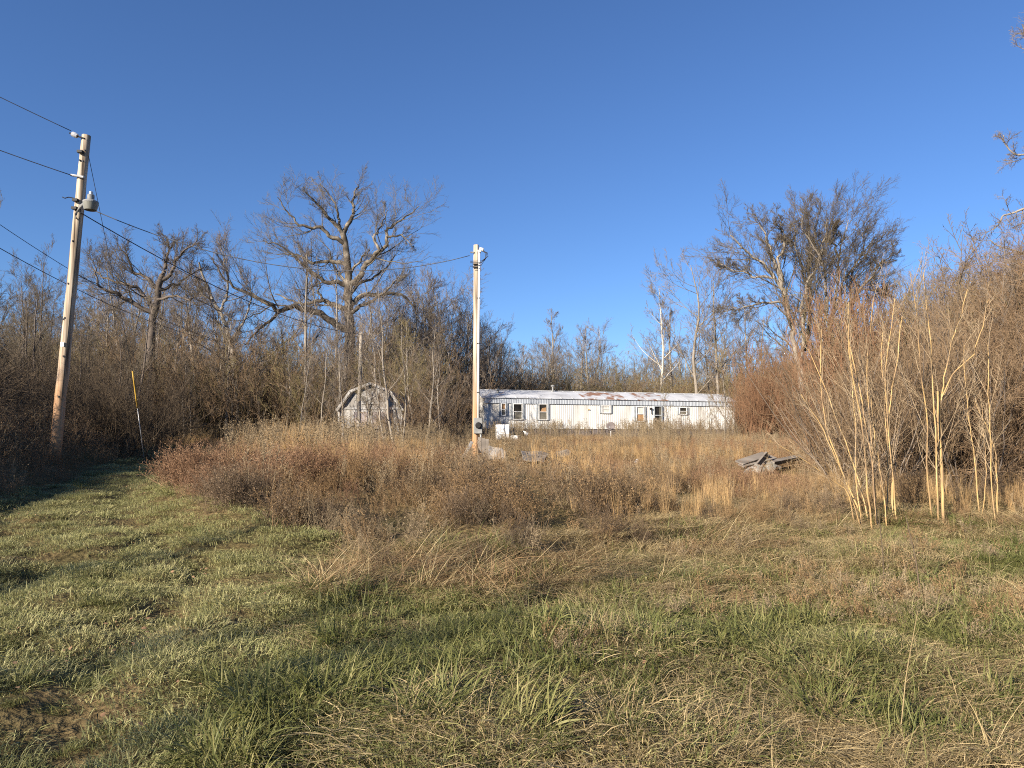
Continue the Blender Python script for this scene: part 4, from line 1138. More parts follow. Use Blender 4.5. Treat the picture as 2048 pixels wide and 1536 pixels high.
# right bank brush
for px, Y, h, w in ((1690, 19, 4.6, 1.0), (1735, 20.5, 4.7, .9), (1655, 20, 3.7, .9), (1610, 21, 3.0, .8), (1715, 24, 5.0, 1.0), (1670, 25, 4.4, .9), (1770, 22, 4.6, .9)):
    plant('red0', (px - 1024) / FPX * Y, Y, h, 'reddish whip shrub behind the pale cane stems', 'shrub', 'reddish shrubs behind the canes', 4, wide=w)
for x, y in scatter_px(44, 1760, 2180, 16, 30):
    plant(['brown1', 'grey0', 'brown0', 'olive0'][rp.integers(4)], x, y, rp.uniform(3.6, 6.2), 'bank thicket shrub ' + ('above the thick cane stem' if x / y < .60 else 'above the thin cane clump' if x / y < .68 else 'under the tall tree'), 'shrub', 'shrubs of the right bank thicket', 4)
for x, y in scatter_px(34, 1660, 2100, 12.4, 17):
    plant(['brown0', 'brown1'][rp.integers(2)], x, y, rp.uniform(2.0, 3.8), 'brown shrub close behind the ' + ('largest cane clump' if x / y < .53 else 'cane clump with the thick stem' if x / y < .62 else 'thin cane clump'), 'shrub', 'low shrubs behind the canes', 4)

# the bank and wood edge go on to the left of the drive: they shade it
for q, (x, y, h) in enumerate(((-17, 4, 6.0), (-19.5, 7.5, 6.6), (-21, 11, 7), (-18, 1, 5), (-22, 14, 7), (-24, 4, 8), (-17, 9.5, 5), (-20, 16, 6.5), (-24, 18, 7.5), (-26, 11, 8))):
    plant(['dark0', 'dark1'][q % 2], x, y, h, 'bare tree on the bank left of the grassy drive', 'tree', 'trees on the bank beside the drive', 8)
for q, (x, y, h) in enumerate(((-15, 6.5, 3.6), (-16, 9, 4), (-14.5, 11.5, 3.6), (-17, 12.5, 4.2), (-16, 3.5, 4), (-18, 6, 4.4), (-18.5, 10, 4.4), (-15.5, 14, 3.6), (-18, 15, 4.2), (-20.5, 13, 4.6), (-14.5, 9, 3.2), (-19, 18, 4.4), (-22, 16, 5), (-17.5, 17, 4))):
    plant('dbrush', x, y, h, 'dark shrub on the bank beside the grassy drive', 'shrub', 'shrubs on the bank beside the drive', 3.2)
for x, y, h in ((-9.4, -2.4, 6.4), (-7.9, -3.4, 5.8), (-10.8, .4, 5.8), (-9.0, 2.2, 4.2)):  # out of view, added and kept narrow to cast shadow streaks on the drive
    plant('forest2', x, y, h, 'narrow unseen young tree added to throw shadow across the near drive', 'tree', 'unseen young trees added for shadow streaks', 10, wide=.6)
for key, x, y, h, lab in (('dbrush', -7.0, 1.0, 1.9, 'dense dark unseen bush added to shade the near end of the grassy drive'), ('brown0', -8.6, 3.6, 2.4, 'upright brown unseen bush added for its shadow on the grassy drive'), ('dbrush', -10.4, 6.0, 2.2, 'dark unseen bush added for its shadow, beyond the upright brown bush'), ('dbrush', -6.3, -1.2, 1.7, 'small dark unseen bush added to shade the near drive')):  # unseen bushes put in to throw shade over the near left grass
    plant(key, x, y, h, lab, 'shrub', None, 3.2, wide=.7)

# ------------------------------------------------------------------ cane clumps at the right
def cane_clump(name, Y, stems, label, seed, twig_n=5):
    rg = np.random.default_rng(seed)
    b0 = on_ground(stems[0][0][0][0], Y)
    e = empty(name, b0, 0, label, 'cane clump')
    P = []; RR = []
    for st_ in stems:
        pts, r0, r1 = st_[:3]; fork = len(st_) > 3
        lean = 0 if len(pts) == 3 or fork else rg.uniform(-.25, .35); dy = 0 if len(pts) == 3 or fork else rg.uniform(-.35, .35)
        q = []
        base = at(pts[0][0], pts[0][1], Y + dy); base[2] = float(H(base[0], Y + dy)) - .05
        run = 0; prev = None
        for a in pts:
            c = at(a[0], a[1], Y)
            if prev is not None: run += lean * np.linalg.norm(c - prev)
            prev = c; s = (Y + dy + run) / Y
            q.append(np.array([c[0] * s, Y + dy + run, EYE + (c[2] - EYE) * s]))
        if not fork: q[0] = base
        q = resample(np.array(q), 16) - b0
        q[1:] += np.cumsum(rg.normal(0, .008, (15, 3)), 0)
        rad = np.linspace(r0, r1, 16)
        m = Geo(); m.tube(q, rad, 7); link('stem', m.mesh('stem', M['cane']), e)
        P.append(q); RR.append(rad)
    P = np.array(P); RR = np.array(RR)
    g = Geo()
    c, cr = sprout(P, RR, m=twig_n + 2, t0=.22, t1=1, ang=24, lenf=.36, k=7, wander=.035, up=.05, rf=.36, rg=rg, rmin=.0038); g.tube(c, cr, 4)
    c2, cr2 = sprout(c, cr, m=6, t0=.15, t1=1, ang=30, lenf=.5, k=4, wander=.06, up=.03, rf=.55, rg=rg, rmin=.0026); g.tube(c2, cr2, 3)
    c3, cr3 = sprout(c2, cr2, m=2, t0=.15, t1=1, ang=34, lenf=.55, k=3, wander=.08, up=.02, rf=.65, rg=rg, rmin=.002); g.tube(c3, cr3, 3)
    link('twigs', g.mesh('twigs', M['cane_twig']), e); TRI[0] += g.tris()
    return e
cane_clump('cane_clump', 9.9, [
 ([(1735, 1046), (1686, 949), (1655, 865), (1646, 776), (1644, 639)], 0.0121, .006),
 ([(1746, 1049), (1726, 905), (1715, 816), (1695, 706), (1690, 600)], 0.0130, .006),
 ([(1757, 1040), (1741, 918), (1722, 830), (1704, 741), (1680, 640)], 0.0135, .006),
 ([(1770, 1046), (1772, 927), (1766, 816), (1757, 750), (1753, 661)], 0.0135, .006),
 ([(1784, 1049), (1781, 927), (1775, 830), (1785, 740), (1801, 640)], 0.0121, .006),
 ([(1792, 1051), (1786, 949), (1779, 883), (1770, 760), (1790, 600)], 0.0110, .005),
 ([(1722, 1040), (1710, 927), (1708, 838), (1700, 740), (1694, 690)], 0.0100, .005),
 ([(1714, 1044), (1690, 980), (1629, 931), (1580, 900), (1540, 880)], 0.0091, .005),
 ([(1740, 1044), (1716, 960), (1690, 880), (1660, 790), (1620, 700)], 0.0095, .005),
 ([(1752, 1046), (1748, 960), (1738, 850), (1732, 740), (1740, 600)], 0.0105, .005),
 ([(1776, 1046), (1764, 940), (1750, 850), (1742, 790)], 0.0091, .006),
 ([(1728, 1044), (1700, 985), (1672, 925), (1640, 850), (1600, 790)], 0.0080, .005)],
 'largest clump of pale tan cane stems, about a dozen, fanning out at the thicket', 5)
cane_clump('cane_clump', 9.8, [
 ([(1887, 1055), (1885, 918), (1883, 785)], 0.0191, .024),
 ([(1883, 795), (1900, 750), (1939, 714), (1958, 660), (1972, 600)], 0.0091, .005, True),
 ([(1883, 800), (1886, 750), (1905, 690), (1930, 620), (1943, 570)], 0.0091, .005, True),
 ([(1866, 1028), (1854, 962), (1848, 861), (1841, 794), (1830, 661), (1810, 540)], 0.0130, .005),
 ([(1877, 1026), (1874, 918), (1866, 776), (1859, 661), (1852, 545)], 0.0130, .005)],
 'clump of pale cane with one thick straight stem between the two others', 6, 6)
cane_clump('cane_clump', 10.1, [
 ([(1959, 1042), (1952, 936), (1941, 838), (1935, 760), (1930, 690)], 0.0105, .005),
 ([(1994, 1042), (1990, 949), (1983, 896), (1965, 850), (1940, 800)], 0.0110, .005),
 ([(1992, 1042), (1988, 940), (1985, 850), (1985, 750), (1980, 690)], 0.0091, .005),
 ([(1964, 1042), (1970, 960), (1966, 890), (1955, 790)], 0.0071, .004)],
 'thin cane clump of four slight stems beside the bank', 7, 6)

# ------------------------------------------------------------------ ground cover (nobody could count it)
def blades(seed, n, h0, h1, r, w, lean0, lean1, droop, k=4, align=None, mat=None, name='blades'):
    rg = np.random.default_rng(seed)
    a = rg.uniform(0, 6.283, n); rad = r * np.sqrt(rg.uniform(0, 1, n))
    P = np.stack([rad * np.cos(a), rad * np.sin(a), np.full(n, -.015)], -1)
    az = a + rg.normal(0, .9, n) if align is None else align + rg.normal(0, .5, n)
    el = R(90) - R(1) * rg.uniform(lean0, lean1, n)
    L = h0 + (h1 - h0) * rg.uniform(0, 1, n) ** 1.6; pts = np.empty((n, k, 3)); pts[:, 0] = P
    dr = R(1) * droop * rg.uniform(.3, 1.4, n)
    for q in range(1, k):
        e = el - dr * (q - 1) / (k - 2 + 1e-6)
        d = np.stack([np.cos(e) * np.cos(az), np.cos(e) * np.sin(az), np.sin(e)], -1)
        pts[:, q] = pts[:, q - 1] + d * (L / (k - 1))[:, None]
        pts[:, q, 2] = np.maximum(pts[:, q, 2], .004 + .02 * rg.uniform(0, 1, n))
        az = az + rg.normal(0, .12, n)
    sd = np.stack([-np.sin(az), np.cos(az), rg.normal(0, .4, n)], -1); sd = unit(sd)
    wd = (w * rg.uniform(.35, 1.45, n))[:, None] * np.interp(np.linspace(0, 1, k), [0, .4, 1], [.75, 1, .12])[None] * .5
    g = Geo(); g.ribbon(pts, wd, sd)
    TRI[0] += g.tris()
    return g.mesh(name, mat, smooth=False)

def weed_mesh(seed, n, h, r, mat, branch=6, bits=True, spread=22, rad=.0028, lenf=.32, sub=3):
    rg = np.random.default_rng(seed)
    a = rg.uniform(0, 6.283, n); q = r * np.sqrt(rg.uniform(0, 1, n))
    P = np.stack([q * np.cos(a), q * np.sin(a), np.full(n, -.03)], -1)
    el = R(1) * np.abs(rg.normal(0, spread, n)); b = rg.uniform(0, 6.283, n)
    D = np.stack([np.sin(el) * np.cos(b), np.sin(el) * np.sin(b), np.cos(el)], -1)
    st = grow(P, D, h * rg.uniform(.55, 1.1, n), 5, .09, .0, rg)
    sr = np.full((n, 1), rad) * np.linspace(1, .5, 5)[None]
    g = Geo(); g.tube(st, sr, 3)
    c, cr = sprout(st, sr, m=branch, t0=.3, t1=1, ang=36, lenf=lenf, k=3, wander=.14, up=.05, rf=.7, rg=rg, rmin=.0018); g.tube(c, cr, 3)
    if sub:
        c, cr = sprout(c, cr, m=sub, t0=.25, t1=1, ang=40, lenf=.5, k=2, wander=.1, up=.0, rf=.8, rg=rg, rmin=.0016, lmin=.03); g.tube(c, cr, 3)
    if bits:   # dry leaves and seed heads
        e = c[:, -1]; m = len(e); d = unit(rg.normal(0, 1, (m, 3))); L = rg.uniform(.012, .032, m)[:, None]
        pp = np.stack([e, e + d * L], 1); s = unit(np.cross(d, rg.normal(0, 1, (m, 3))))
        g.ribbon(pp, np.stack([np.full(m, .005), np.full(m, .002)], 1), s)
    TRI[0] += g.tris()
    return g.mesh('weed', mat, smooth=False)

def tangle_mesh(seed, n, h, r, mat, rad=.007, tw=7, arch=.10):
    """arching canes and vines knotted through a dome"""
    rg = np.random.default_rng(seed)
    a = rg.uniform(0, 6.283, n); q = r * np.sqrt(rg.uniform(0, 1, n))
    P = np.stack([q * np.cos(a), q * np.sin(a), rg.uniform(-.1, h * .35, n)], -1)
    D = unit(rg.normal(0, 1, (n, 3)) * [1, 1, .5] + [0, 0, .9])
    st = grow(P, D, h * rg.uniform(.6, 1.25, n), 8, .18, -arch, rg)
    sr = rad * rg.uniform(.5, 1.2, (n, 1)) * np.linspace(1, .4, 8)[None]
    g = Geo(); g.tube(st, sr, 3)
    c, cr = sprout(st, sr, m=tw, t0=.1, t1=1, ang=50, lenf=.28, k=4, wander=.18, up=.0, rf=.6, rg=rg, rmin=.004); g.tube(c, cr, 3)
    c, cr = sprout(c, cr, m=3, t0=.1, t1=1, ang=50, lenf=.5, k=2, wander=.18, up=.0, rf=.7, rg=rg, rmin=.003); g.tube(c, cr, 3)
    TRI[0] += g.tris()
    return g.mesh('tangle', mat, smooth=False)

def stalk_mesh(seed, n, h, r, mat):
    """tall dead goldenrod: straight stalks with a plume of fluff"""
    rg = np.random.default_rng(seed)
    a = rg.uniform(0, 6.283, n); q = r * np.sqrt(rg.uniform(0, 1, n))
    P = np.stack([q * np.cos(a), q * np.sin(a), np.full(n, -.03)], -1)
    D = unit(np.stack([rg.normal(0, .1, n), rg.normal(0, .1, n), np.ones(n)], -1))
    st = grow(P, D, h * rg.uniform(.7, 1.1, n), 6, .04, .0, rg); sr = np.full((n, 1), .004) * np.linspace(1, .5, 6)[None]
    g = Geo(); g.tube(st, sr, 3)
    c, cr = sprout(st, sr, m=9, t0=.72, t1=1, ang=48, lenf=.16, k=3, wander=.2, up=-.1, rf=.7, rg=rg, rmin=.002); g.tube(c, cr, 3)
    m = 5
    P2, T = interp_line(c, rg.uniform(.3, 1, (len(c), m))); P2 = P2.reshape(-1, 3); k = len(P2)
    d = unit(rg.normal(0, 1, (k, 3))); pp = np.stack([P2, P2 + d * .022], 1); s = unit(np.cross(d, rg.normal(0, 1, (k, 3))))
    g.ribbon(pp, np.stack([np.full(k, .006), np.full(k, .004)], 1), s)
    TRI[0] += g.tris()
    return g.mesh('stalk', mat, smooth=False)

def scatter(name, label, cat, meshes, P, scale, tilt=.12, idx=None, seed=0, sz=None, rz=None):
    rg = np.random.default_rng(seed + 500)
    n = len(P)
    pc = bpy.data.collections.new(name + '_sources')
    for q, me in enumerate(meshes):
        pc.objects.link(bpy.data.objects.new('%s_source_%02d' % (name, q), me))
    me = bpy.data.meshes.new(name)
    me.vertices.add(n); me.vertices.foreach_set('co', np.asarray(P, np.float32).ravel())
    if idx is None: idx = rg.integers(0, len(meshes), n)
    rot = np.stack([rg.normal(0, tilt, n), rg.normal(0, tilt, n), rg.uniform(0, 6.283, n) if rz is None else rz], -1)
    scl = np.stack([scale, scale, scale if sz is None else sz], -1)
    me.attributes.new('idx', 'INT', 'POINT').data.foreach_set('value', np.asarray(idx, np.int32))
    me.attributes.new('rot', 'FLOAT_VECTOR', 'POINT').data.foreach_set('vector', rot.astype(np.float32).ravel())
    me.attributes.new('scl', 'FLOAT_VECTOR', 'POINT').data.foreach_set('vector', scl.astype(np.float32).ravel())
    o = link(name, me); tag(o, label, cat, None, 'stuff')
    ng = bpy.data.node_groups.new(name + '_nodes', 'GeometryNodeTree')
    ng.interface.new_socket('Geometry', in_out='INPUT', socket_type='NodeSocketGeometry')
    ng.interface.new_socket('Geometry', in_out='OUTPUT', socket_type='NodeSocketGeometry')
    N = ng.nodes; L = ng.links
    gi = N.new('NodeGroupInput'); go = N.new('NodeGroupOutput')
    ci = N.new('GeometryNodeCollectionInfo'); ci.inputs['Collection'].default_value = pc
    ci.inputs['Separate Children'].default_value = True; ci.inputs['Reset Children'].default_value = True
    ip = N.new('GeometryNodeInstanceOnPoints'); ip.inputs['Pick Instance'].default_value = True
    def attr(nm, ty):
        a = N.new('GeometryNodeInputNamedAttribute'); a.data_type = ty; a.inputs['Name'].default_value = nm
        return a.outputs['Attribute']
    L.new(gi.outputs[0], ip.inputs['Points']); L.new(ci.outputs[0], ip.inputs['Instance'])
    L.new(attr('idx', 'INT'), ip.inputs['Instance Index'])
    L.new(attr('rot', 'FLOAT_VECTOR'), ip.inputs['Rotation']); L.new(attr('scl', 'FLOAT_VECTOR'), ip.inputs['Scale'])
    L.new(ip.outputs[0], go.inputs[0])
    md = o.modifiers.new('scatter', 'NODES'); md.node_group = ng
    return o

def points(n, y0, y1, seed, margin=1.5, power=1.0):
    """random spots over the wedge of ground the photograph looks over, a bit wider"""
    rg = np.random.default_rng(seed)
    u = rg.uniform(0, 1, n)
    y = (y0 ** (1 + power) + u * (y1 ** (1 + power) - y0 ** (1 + power))) ** (1 / (1 + power))   # power=1: even per square metre
    hwid = y * .74 + margin
    x = rg.uniform(-1, 1, n) * hwid
    return x, y, rg
def to_P(x, y, dz=0.0): return np.stack([x, y, H(x, y) + dz], -1)

def in_weeds(x, y): return y - front_edge(x) + 1.6 * (fbm(x * .7, y * .7, 31) - .5)
def in_bank(x, y):  return drive_left(y) - x + .8 * (fbm(x * .9, y * .9, 33) - .5)
def dry(x, y): return fbm(x * .55, y * .55, 41, 4) + .16 * sstep(1.5, 6, x) - .10 * sstep(1, -6, x)

# short turf
x, y, rg = points(9000, 1.8, 40, 1, power=.05)
lane = (x < drive_right(y) - .1) & (x > drive_right(y) - 5.2)
keep = (in_weeds(x, y) < .5) & (in_bank(x, y) < .5) & (lane | (rg.uniform(0, 1, len(x)) < 1.05 - .62 * sstep(.46, .60, dry(x, y))))
x, y, lane = x[keep], y[keep], lane[keep]
turf = [blades(100 + q, 620, .03, .14, .46, .0048, 25, 88, 60, 4, mat=M['grass_short'], name='turf') for q in range(5)]
scatter('short_grass', 'short green winter grass of the clearing', 'grass', turf, to_P(x[~lane], y[~lane]), rg.uniform(.8, 1.2, (~lane).sum()), seed=1, tilt=.03)
# the lane: smaller sods, worn thin in the two wheel ruts
x, y, rg = points(26000, 1.8, 34, 32, power=.25)
dl = drive_right(y) - x
rut = np.minimum(np.abs(dl - 1.5 + .25 * np.sin(y * .6)), np.abs(dl - 3.1 + .25 * np.sin(y * .6)))
keep = (dl > .0) & (dl < 5.4) & (in_bank(x, y) < .5) & (rg.uniform(0, 1, len(x)) < .5 + .5 * sstep(.10, .36, rut)) & (fbm(x * 1.3, y * 1.3, 63, 3) > .25)
x, y = x[keep], y[keep]
mown = [blades(110 + q, 130, .025, .12, .20, .0044, 22, 89, 55, 4, mat=M['grass_mown'], name='turf') for q in range(5)]
scatter('mown_grass', 'paler worn grass lane with two wheel ruts curving past the leaning pole', 'grass', mown, to_P(x, y), rg.uniform(.7, 1.3, len(x)), seed=31, tilt=.06)
# green tufts
x, y, rg = points(5200, 2.0, 20, 2, power=.3)
w = .5 * fbm(x * 1.1, y * 1.1, 51, 3) + .5 * fbm(x * .4, y * .4, 52, 2)
lane = x < drive_right(y) - .5
keep = (in_weeds(x, y) < .7) & (in_bank(x, y) < 1.2) & (w > .43) & (rg.uniform(0, 1, len(x)) < 1.2 - sstep(.52, .74, dry(x, y))) & (~lane | (rg.uniform(0, 1, len(x)) < .30))
x, y, w, lane = x[keep], y[keep], w[keep], lane[keep]
tuft = [blades(120 + q, 210, .05, .20, .14, .0056, 3, 74, 70, 5, mat=M['grass_green'], name='tuft') for q in range(4)] + [blades(126, 170, .05, .24, .12, .0056, 3, 70, 80, 5, align=.6, mat=M['grass_green'], name='tuft')]
scatter('grass_tufts', 'lush green grass tufts scattered over the clearing', 'grass', tuft, to_P(x, y), (.75 + .95 * rg.uniform(0, 1, len(x)) ** 1.8) * (.85 + 1.6 * (w - .45)).clip(.6, 1.3) * np.where(lane, .55, 1.0), seed=2)
# straw lying in mats
x, y, rg = points(4200, 1.9, 26, 3, power=.1)
dd = dry(x, y) + .25 * np.exp(-(in_weeds(x, y) / 1.0) ** 2)
keep = (in_bank(x, y) < 1.0) & (in_weeds(x, y) < 3) & (x > drive_right(y) - .5) & (rg.uniform(0, 1, len(x)) < sstep(.46, .74, dd))
x, y = x[keep], y[keep]
straw = [blades(140 + q, 520, .05, .26, .52, .0034, 58, 89, 25, 4, align=(0.0 if q < 3 else None), mat=M['straw'], name='straw') for q in range(6)]
flow = 6.283 * fbm(x * .35, y * .35, 61, 2) * 1.6 + rg.normal(0, .5, len(x))
scatter('dead_grass', 'tan dead grass lying in combed mats', 'dead grass', straw, to_P(x, y, .012), rg.uniform(.7, 1.2, len(x)), tilt=.04, seed=3, rz=flow)
# curled tan tussocks near the weed edge and at the right
x, y, rg = points(8000, 3.0, 30, 4, power=.3)
dd = dry(x, y) + .25 * np.exp(-(in_weeds(x, y) / .9) ** 2)
keep = (x > drive_right(y) - .3) & (rg.uniform(0, 1, len(x)) < sstep(.5, .7, dd) * (.25 + .75 * sstep(5.5, 8, y))) & (in_weeds(x, y) < 6)
x, y = x[keep], y[keep]
tus = [blades(160 + q, 70, .12, .48, .11, .0036, 8, 66, 115, 6, mat=M['straw'], name='tussock') for q in range(5)]
scatter('dry_tussocks', 'drooping tan grass tussocks along the weed edge', 'dead grass', tus, to_P(x, y), rg.uniform(.5, 1.05, len(x)), seed=4)
def junk_gap(x, y):     # trampled spots round the board heap, the meter pole and the scrap sheets
    g = np.zeros_like(x)
    for cx, cy, rx, ry in ((5.35, 15.6, .8, .9), (-1.0, 19.6, 1.0, 2.2), (.55, 18.6, .9, 2.0), (-.3, 19.4, .8, 1.8), (3.3, 18.8, .5, 1.0)):
        g = np.maximum(g, np.exp(-((x - cx) / rx) ** 2 - ((y - cy) / ry) ** 2))
    return g
# the field of brown weeds
x, y, rg = points(16000, 6.2, 60, 5, margin=3, power=.15)
iw = in_weeds(x, y)
keep = (iw > -.15) & (in_bank(x, y) < -1.0 - .10 * y * 0) & (x > drive_right(y) - .3) & (rg.uniform(0, 1, len(x)) < sstep(-.3, .5, iw) * .9 + .1)
keep &= ~((fbm(x * .5, y * .5, 71, 3) > .60) & (rg.uniform(0, 1, len(x)) < .75))
keep &= (fbm(x * 1.25, y * 1.25, 73, 2) > .37 - .07 * sstep(14, 22, y))     # dark hollows
x, y, iw = x[keep], y[keep], iw[keep]
weeds = [weed_mesh(200 + q, 36, .70, .34, M['weed'], branch=7, spread=16 + 5 * q, sub=3) for q in range(5)] + [weed_mesh(210, 26, .8, .32, M['weed_grey'], branch=6)] + [weed_mesh(212 + q, 40, .62, .36, M['weed'], branch=7, spread=48, sub=3) for q in range(2)] + [weed_mesh(214 + q, 36, .66, .34, M['weed_red'], branch=7, spread=22 + 14 * q) for q in range(2)] + [weed_mesh(216 + q, 34, .66, .34, M['weed_dark'], branch=7, spread=18 + 16 * q) for q in range(2)]
pn = fbm(x * .5, y * .5, 74, 3)
wi = np.where(pn < .45, rg.choice([8, 9, 9, 6], len(x)), np.where(pn > .55, rg.choice([10, 11, 5, 1], len(x)), rg.choice([0, 1, 2, 3, 4, 5, 6, 7], len(x))))
tall = .50 + .24 * (1 - sstep(9, 13.5, y)) * sstep(-5.6, -3.6, x) * (1 - .8 * sstep(.2, 2.2, x)) + .20 * sstep(-1.5, -4.0, x) * (1 - sstep(20, 28, y)) + .12 * sstep(4, 8, x) * (1 - sstep(24, 34, y))
hs = (1 - .85 * junk_gap(x, y)) * tall * (.62 + .38 * sstep(0, .9, iw)) * rg.uniform(.65, 1.2, len(x)) * (.25 + 1.5 * fbm(x * .7, y * .7, 72))
scatter('weed_field', 'knee-high field of brown dead weeds before the mobile home', 'weeds', weeds, to_P(x, y), hs, seed=5, tilt=.14, idx=wi)
# low brown weeds in patches of the clearing
pat = [(3.0, 6.3, 1.1, 90), (3.6, 5.6, .8, 30), (2.6, 8.4, 1.6, 50), (4.8, 8.2, 1.5, 40), (.35, 4.7, .2, 8)]
rg = np.random.default_rng(77)
C = np.concatenate([np.array([a, b_]) + rg.normal(0, r_ * .55, (n_, 2)) * [1.3, .8] for a, b_, r_, n_ in pat])
low = [weed_mesh(270 + q, 9, .34, .10, M['weed'] if q < 2 else M['weed_grey'], branch=6, spread=38, sub=2, lenf=.4) for q in range(4)]
scatter('low_weeds', 'low reddish-brown dead weeds in patches of the clearing', 'weeds', low, to_P(C[:, 0], C[:, 1]), rg.uniform(.35, .8, len(C)), seed=21, tilt=.25)
# pressed-down brown stems at the weed edge
x, y, rg = points(5000, 5.5, 16, 22, margin=1, power=.6)
iw = in_weeds(x, y) + .5
keep = (iw > -.35) & (iw < .75) & (x > drive_right(y) - .5) & (fbm(x * .8, y * .8, 95) > .42)
x, y = x[keep], y[keep]
prs = [blades(280 + q, 46, .25, .75, .18, .0042, 50, 86, 30, 5, align=(0.0 if q < 3 else None), mat=M['straw'] if q == 1 else M['weed'], name='stems') for q in range(5)]
flow = 6.283 * fbm(x * .4, y * .4, 96, 2) * 1.8 + rg.normal(0, .5, len(x))
scatter('pressed_stems', 'brown and tan stems pressed down along the weed edge', 'dead grass', prs, to_P(x, y, .05), rg.uniform(.6, 1.2, len(x)), seed=22, tilt=.15, rz=flow)
# golden broom grass
x, y, rg = points(26000, 9, 52, 6, margin=2, power=.3)
g1 = fbm(x * .55, y * .40, 81, 3)
keep = (junk_gap(x, y) < .35) & (in_weeds(x, y) > 1.0) & (x > drive_right(y) + .4) & (g1 > np.where(x > .5, .53, .565)) & (rg.uniform(0, 1, len(x)) < .6)
x, y = x[keep], y[keep]
sed = [blades(220 + q, 46, .55, 1.05, .07, .0045, 0, 15, 14, 4, mat=M['sedge'], name='broom_grass') for q in range(5)]
scatter('broom_grass', 'upright golden broom grass standing among brown weeds', 'grass', sed, to_P(x, y), rg.uniform(.5, .9, len(x)) * np.where(x < -2.5, 1.0, .72), seed=6, tilt=.07)
# a few dense golden clumps that stand higher
spots = [(560, 15.2), (566, 15.6), (552, 15.8), (600, 15.0), (606, 15.4), (612, 15.2), (620, 15.6), (596, 15.8), (1108, 14.0), (1110, 14.2), (1085, 15.0), (640, 16.5), (500, 16.5), (1000, 19), (1005, 19.3), (925, 19), (700, 17)]
C = np.array([[(a - 1024) / FPX * b_, b_] for a, b_ in spots for _ in range(7 if a < 700 else 3)]); rg = np.random.default_rng(9); C += rg.normal(0, .13, C.shape)
scatter('tall_broom_grass', 'dense golden clumps of broom grass taller than the weeds', 'grass', sed, to_P(C[:, 0], C[:, 1]), rg.uniform(.95, 1.35, len(C)) * np.where(C[:, 0] > -4, .72, 1.0), seed=7, tilt=.05)
# tall fluffy stalks
x, y, rg = points(8000, 10, 58, 8, margin=2, power=.6)
keep = (junk_gap(x, y) < .3) & (in_weeds(x, y) > 1.4) & (x > drive_right(y) + .3) & (fbm(x * .35, y * .35, 91, 3) > .46)
x, y = x[keep], y[keep]
stk = [stalk_mesh(240 + q, 5, 1.15, .22, M['weed_grey']) for q in range(4)]
scatter('goldenrod_stalks', 'tall dead stalks with greyish fluffy heads', 'weeds', stk, to_P(x, y), rg.uniform(.7, 1.15, len(x)) * np.where(x < -2.5, .95, np.where(y > 40, 1.15, .62)), seed=8, tilt=.08)
# weeds on the left bank
x, y, rg = points(15000, 10, 40, 9, margin=5, power=.3)
ib = in_bank(x, y)
keep = (ib > .35) & (x < -5)
x, y, ib = x[keep], y[keep], ib[keep]
bw = [weed_mesh(260 + q, 11, .8, .2, M['bramble_red'], branch=6, spread=20) for q in range(3)] + [weed_mesh(265, 9, .9, .16, M['weed_grey'])]
scatter('bank_weeds', 'dark reddish-brown weeds on the shaded left bank', 'weeds', bw, to_P(x, y), rg.uniform(.6, 1.3, len(x)) * (.5 + .5 * sstep(.3, 2, ib)), seed=9)
# brambles: left bank and right bank, too tangled to tell apart
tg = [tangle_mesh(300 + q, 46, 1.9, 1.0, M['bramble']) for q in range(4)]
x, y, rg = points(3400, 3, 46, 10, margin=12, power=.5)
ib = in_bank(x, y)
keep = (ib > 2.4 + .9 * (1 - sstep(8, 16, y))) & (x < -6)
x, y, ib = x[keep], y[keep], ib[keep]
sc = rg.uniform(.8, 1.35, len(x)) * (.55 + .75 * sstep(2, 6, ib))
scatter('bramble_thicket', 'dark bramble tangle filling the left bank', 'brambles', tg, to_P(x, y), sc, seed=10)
tr = [tangle_mesh(320 + q, 46, 1.9, 1.0, M['bramble_red']) for q in range(4)]
x, y, rg = points(5200, 12.5, 44, 11, margin=8, power=.6)
rr = x - np.interp(y, [12, 16, 22, 30, 44], [6.4, 8.0, 10.5, 14.5, 21])
keep = rr > 0
x, y, rr = x[keep], y[keep], rr[keep]
dz = rg.uniform(0, 1, len(x)) ** 1.5 * np.clip(rr * .55, 0, 3.2)
scatter('vine_thicket', 'brown vine and bramble tangle mounded over the right bank', 'brambles', tr, to_P(x, y, dz), rg.uniform(.7, 1.25, len(x)), seed=11, tilt=.4)
# undergrowth of the wood behind: a mass of twigs
x, y, rg = points(2900, 36, 110, 12, margin=8, power=1)
tx = x * math.cos(TANG) + (y - TA[1]) * math.sin(TANG) - TA[0] * math.cos(TANG)
ty = -(x - TA[0]) * math.sin(TANG) + (y - TA[1]) * math.cos(TANG)
behind = (ty > 7) | ((y > 38) & (x < -3.5) & (ty > -100) & (np.abs(x / y * FPX + 1024 - 800) > -1) & (x / y < -.10)) | ((tx > TLEN + 1.5) & (y > 40))
keep = behind
x, y = x[keep], y[keep]
tu = [PROTO[k]['me'][1] for k in ('grey0', 'brown0', 'olive0', 'brown1')]
scatter('undergrowth', 'grey-brown undergrowth filling the wood behind shed and home', 'undergrowth', tu, to_P(x, y), rg.uniform(.9, 1.9, len(x)), seed=12)

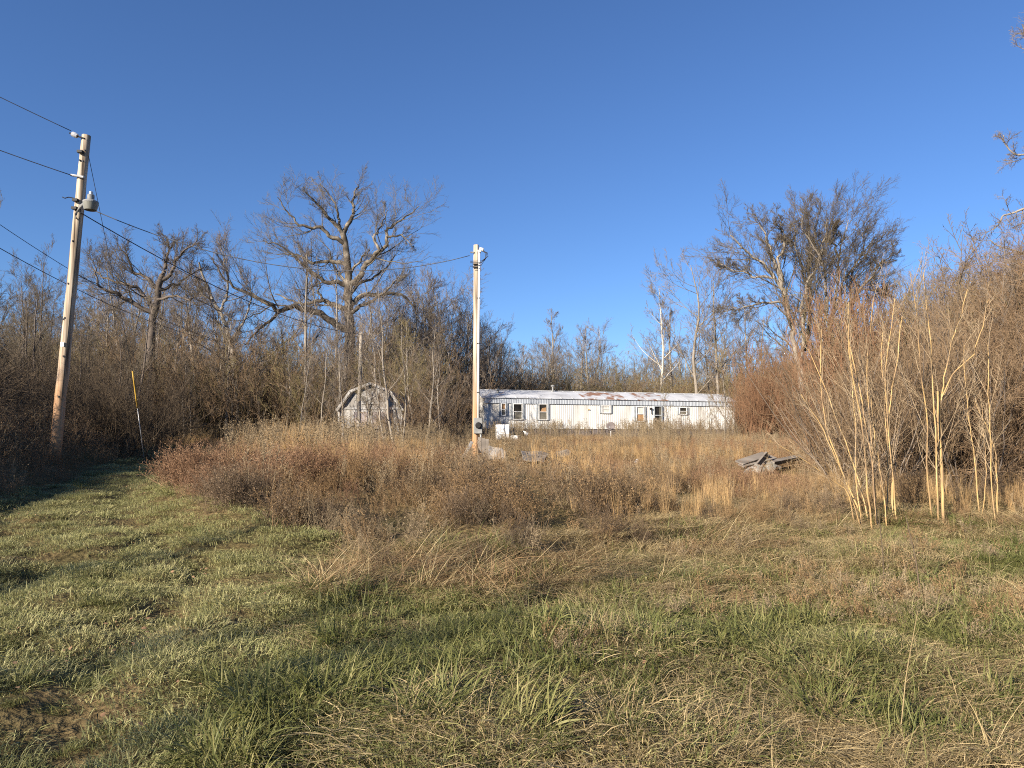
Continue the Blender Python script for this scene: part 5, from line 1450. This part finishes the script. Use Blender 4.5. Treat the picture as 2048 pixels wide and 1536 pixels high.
# fallen leaves and broken bits between the grass
rgl = np.random.default_rng(88); lm_ = []
for q in range(4):
    g = Geo(); n = 16; a = rgl.uniform(-.3, .3, (n, 2)); P0 = np.stack([a[:, 0], a[:, 1], rgl.uniform(.02, .06, n)], -1)
    az = rgl.uniform(0, 6.283, n); L = rgl.uniform(.012, .036, n); d = np.stack([np.cos(az), np.sin(az), rgl.normal(0, .25, n)], -1)
    pts = np.stack([P0 + d * (L * t)[:, None] + [0, 0, 1] * (.4 * L * t * (1 - t))[:, None] for t in (0, .35, .7, 1)], 1)
    sd = unit(np.stack([-np.sin(az), np.cos(az), rgl.normal(0, .4, n)], -1)); wd = (L * rgl.uniform(.2, .42, n))[:, None] * np.array([.2, 1, .8, .08])[None]
    g.ribbon(pts, wd, sd); lm_.append(g.mesh('leaves', M['leaf_dead'], False)); TRI[0] += g.tris()
x, y, rg = points(700, 2.2, 14, 41, power=.5)
keep = (in_weeds(x, y) < 1) & (fbm(x * .9, y * .9, 97) > .45)
scatter('leaf_litter', 'scattered brown fallen leaves in the short grass', 'leaf litter', lm_, to_P(x[keep], y[keep]), rg.uniform(.6, 1.2, keep.sum()), seed=41, tilt=.1)
# a few single dead stems in the foreground
def dead_stem(pts, Y, r, label, mat, seed):
    rg = np.random.default_rng(seed)
    P = np.array([at(a, c, Y + d) for a, c, d in pts]); b0 = P[0].copy(); b0[2] = float(H(b0[0], b0[1])); P[0] = b0 - [0, 0, .04]
    P = resample(P, 10) - b0; rad = np.linspace(r, r * .45, 10)
    e = empty('dead_stem', b0, 0, label, 'stem')
    g = Geo(); g.tube(P, rad, 6); link('stalk', g.mesh('stalk', mat), e)
    c, cr = sprout(P[None], rad[None], m=6, t0=.3, t1=1, ang=40, lenf=.25, k=4, wander=.1, up=.05, rf=.5, rg=rg, rmin=.0015)
    g = Geo(); g.tube(c, cr, 4); link('twigs', g.mesh('twigs', mat), e)
dead_stem([(1768, 1190, 0), (1766, 1110, .02), (1757, 1020, .05)], 6.5, .006, 'thin dark dead stem upright in the foreground grass before the canes', M['bramble'], 1)
dead_stem([(1842, 1205, 0), (1832, 1120, .02), (1812, 1035, .05)], 6.3, .008, 'thicker leaning dead stem beside the thin dark one', M['bramble'], 2)
dead_stem([(1798, 1490, 0), (1812, 1350, .1), (1835, 1225, .25)], 3.6, .0035, 'long straw-coloured stem rising from the nearest grass', M['straw'], 3)
dead_stem([(1500, 1075, 0), (1640, 1110, -.9), (1705, 1140, -1.4)], 9.0, .010, 'dead branch lying across the tan grass before the canes', M['bramble'], 4)
import sys; print('TRIANGLES', TRI[0], file=sys.stderr)
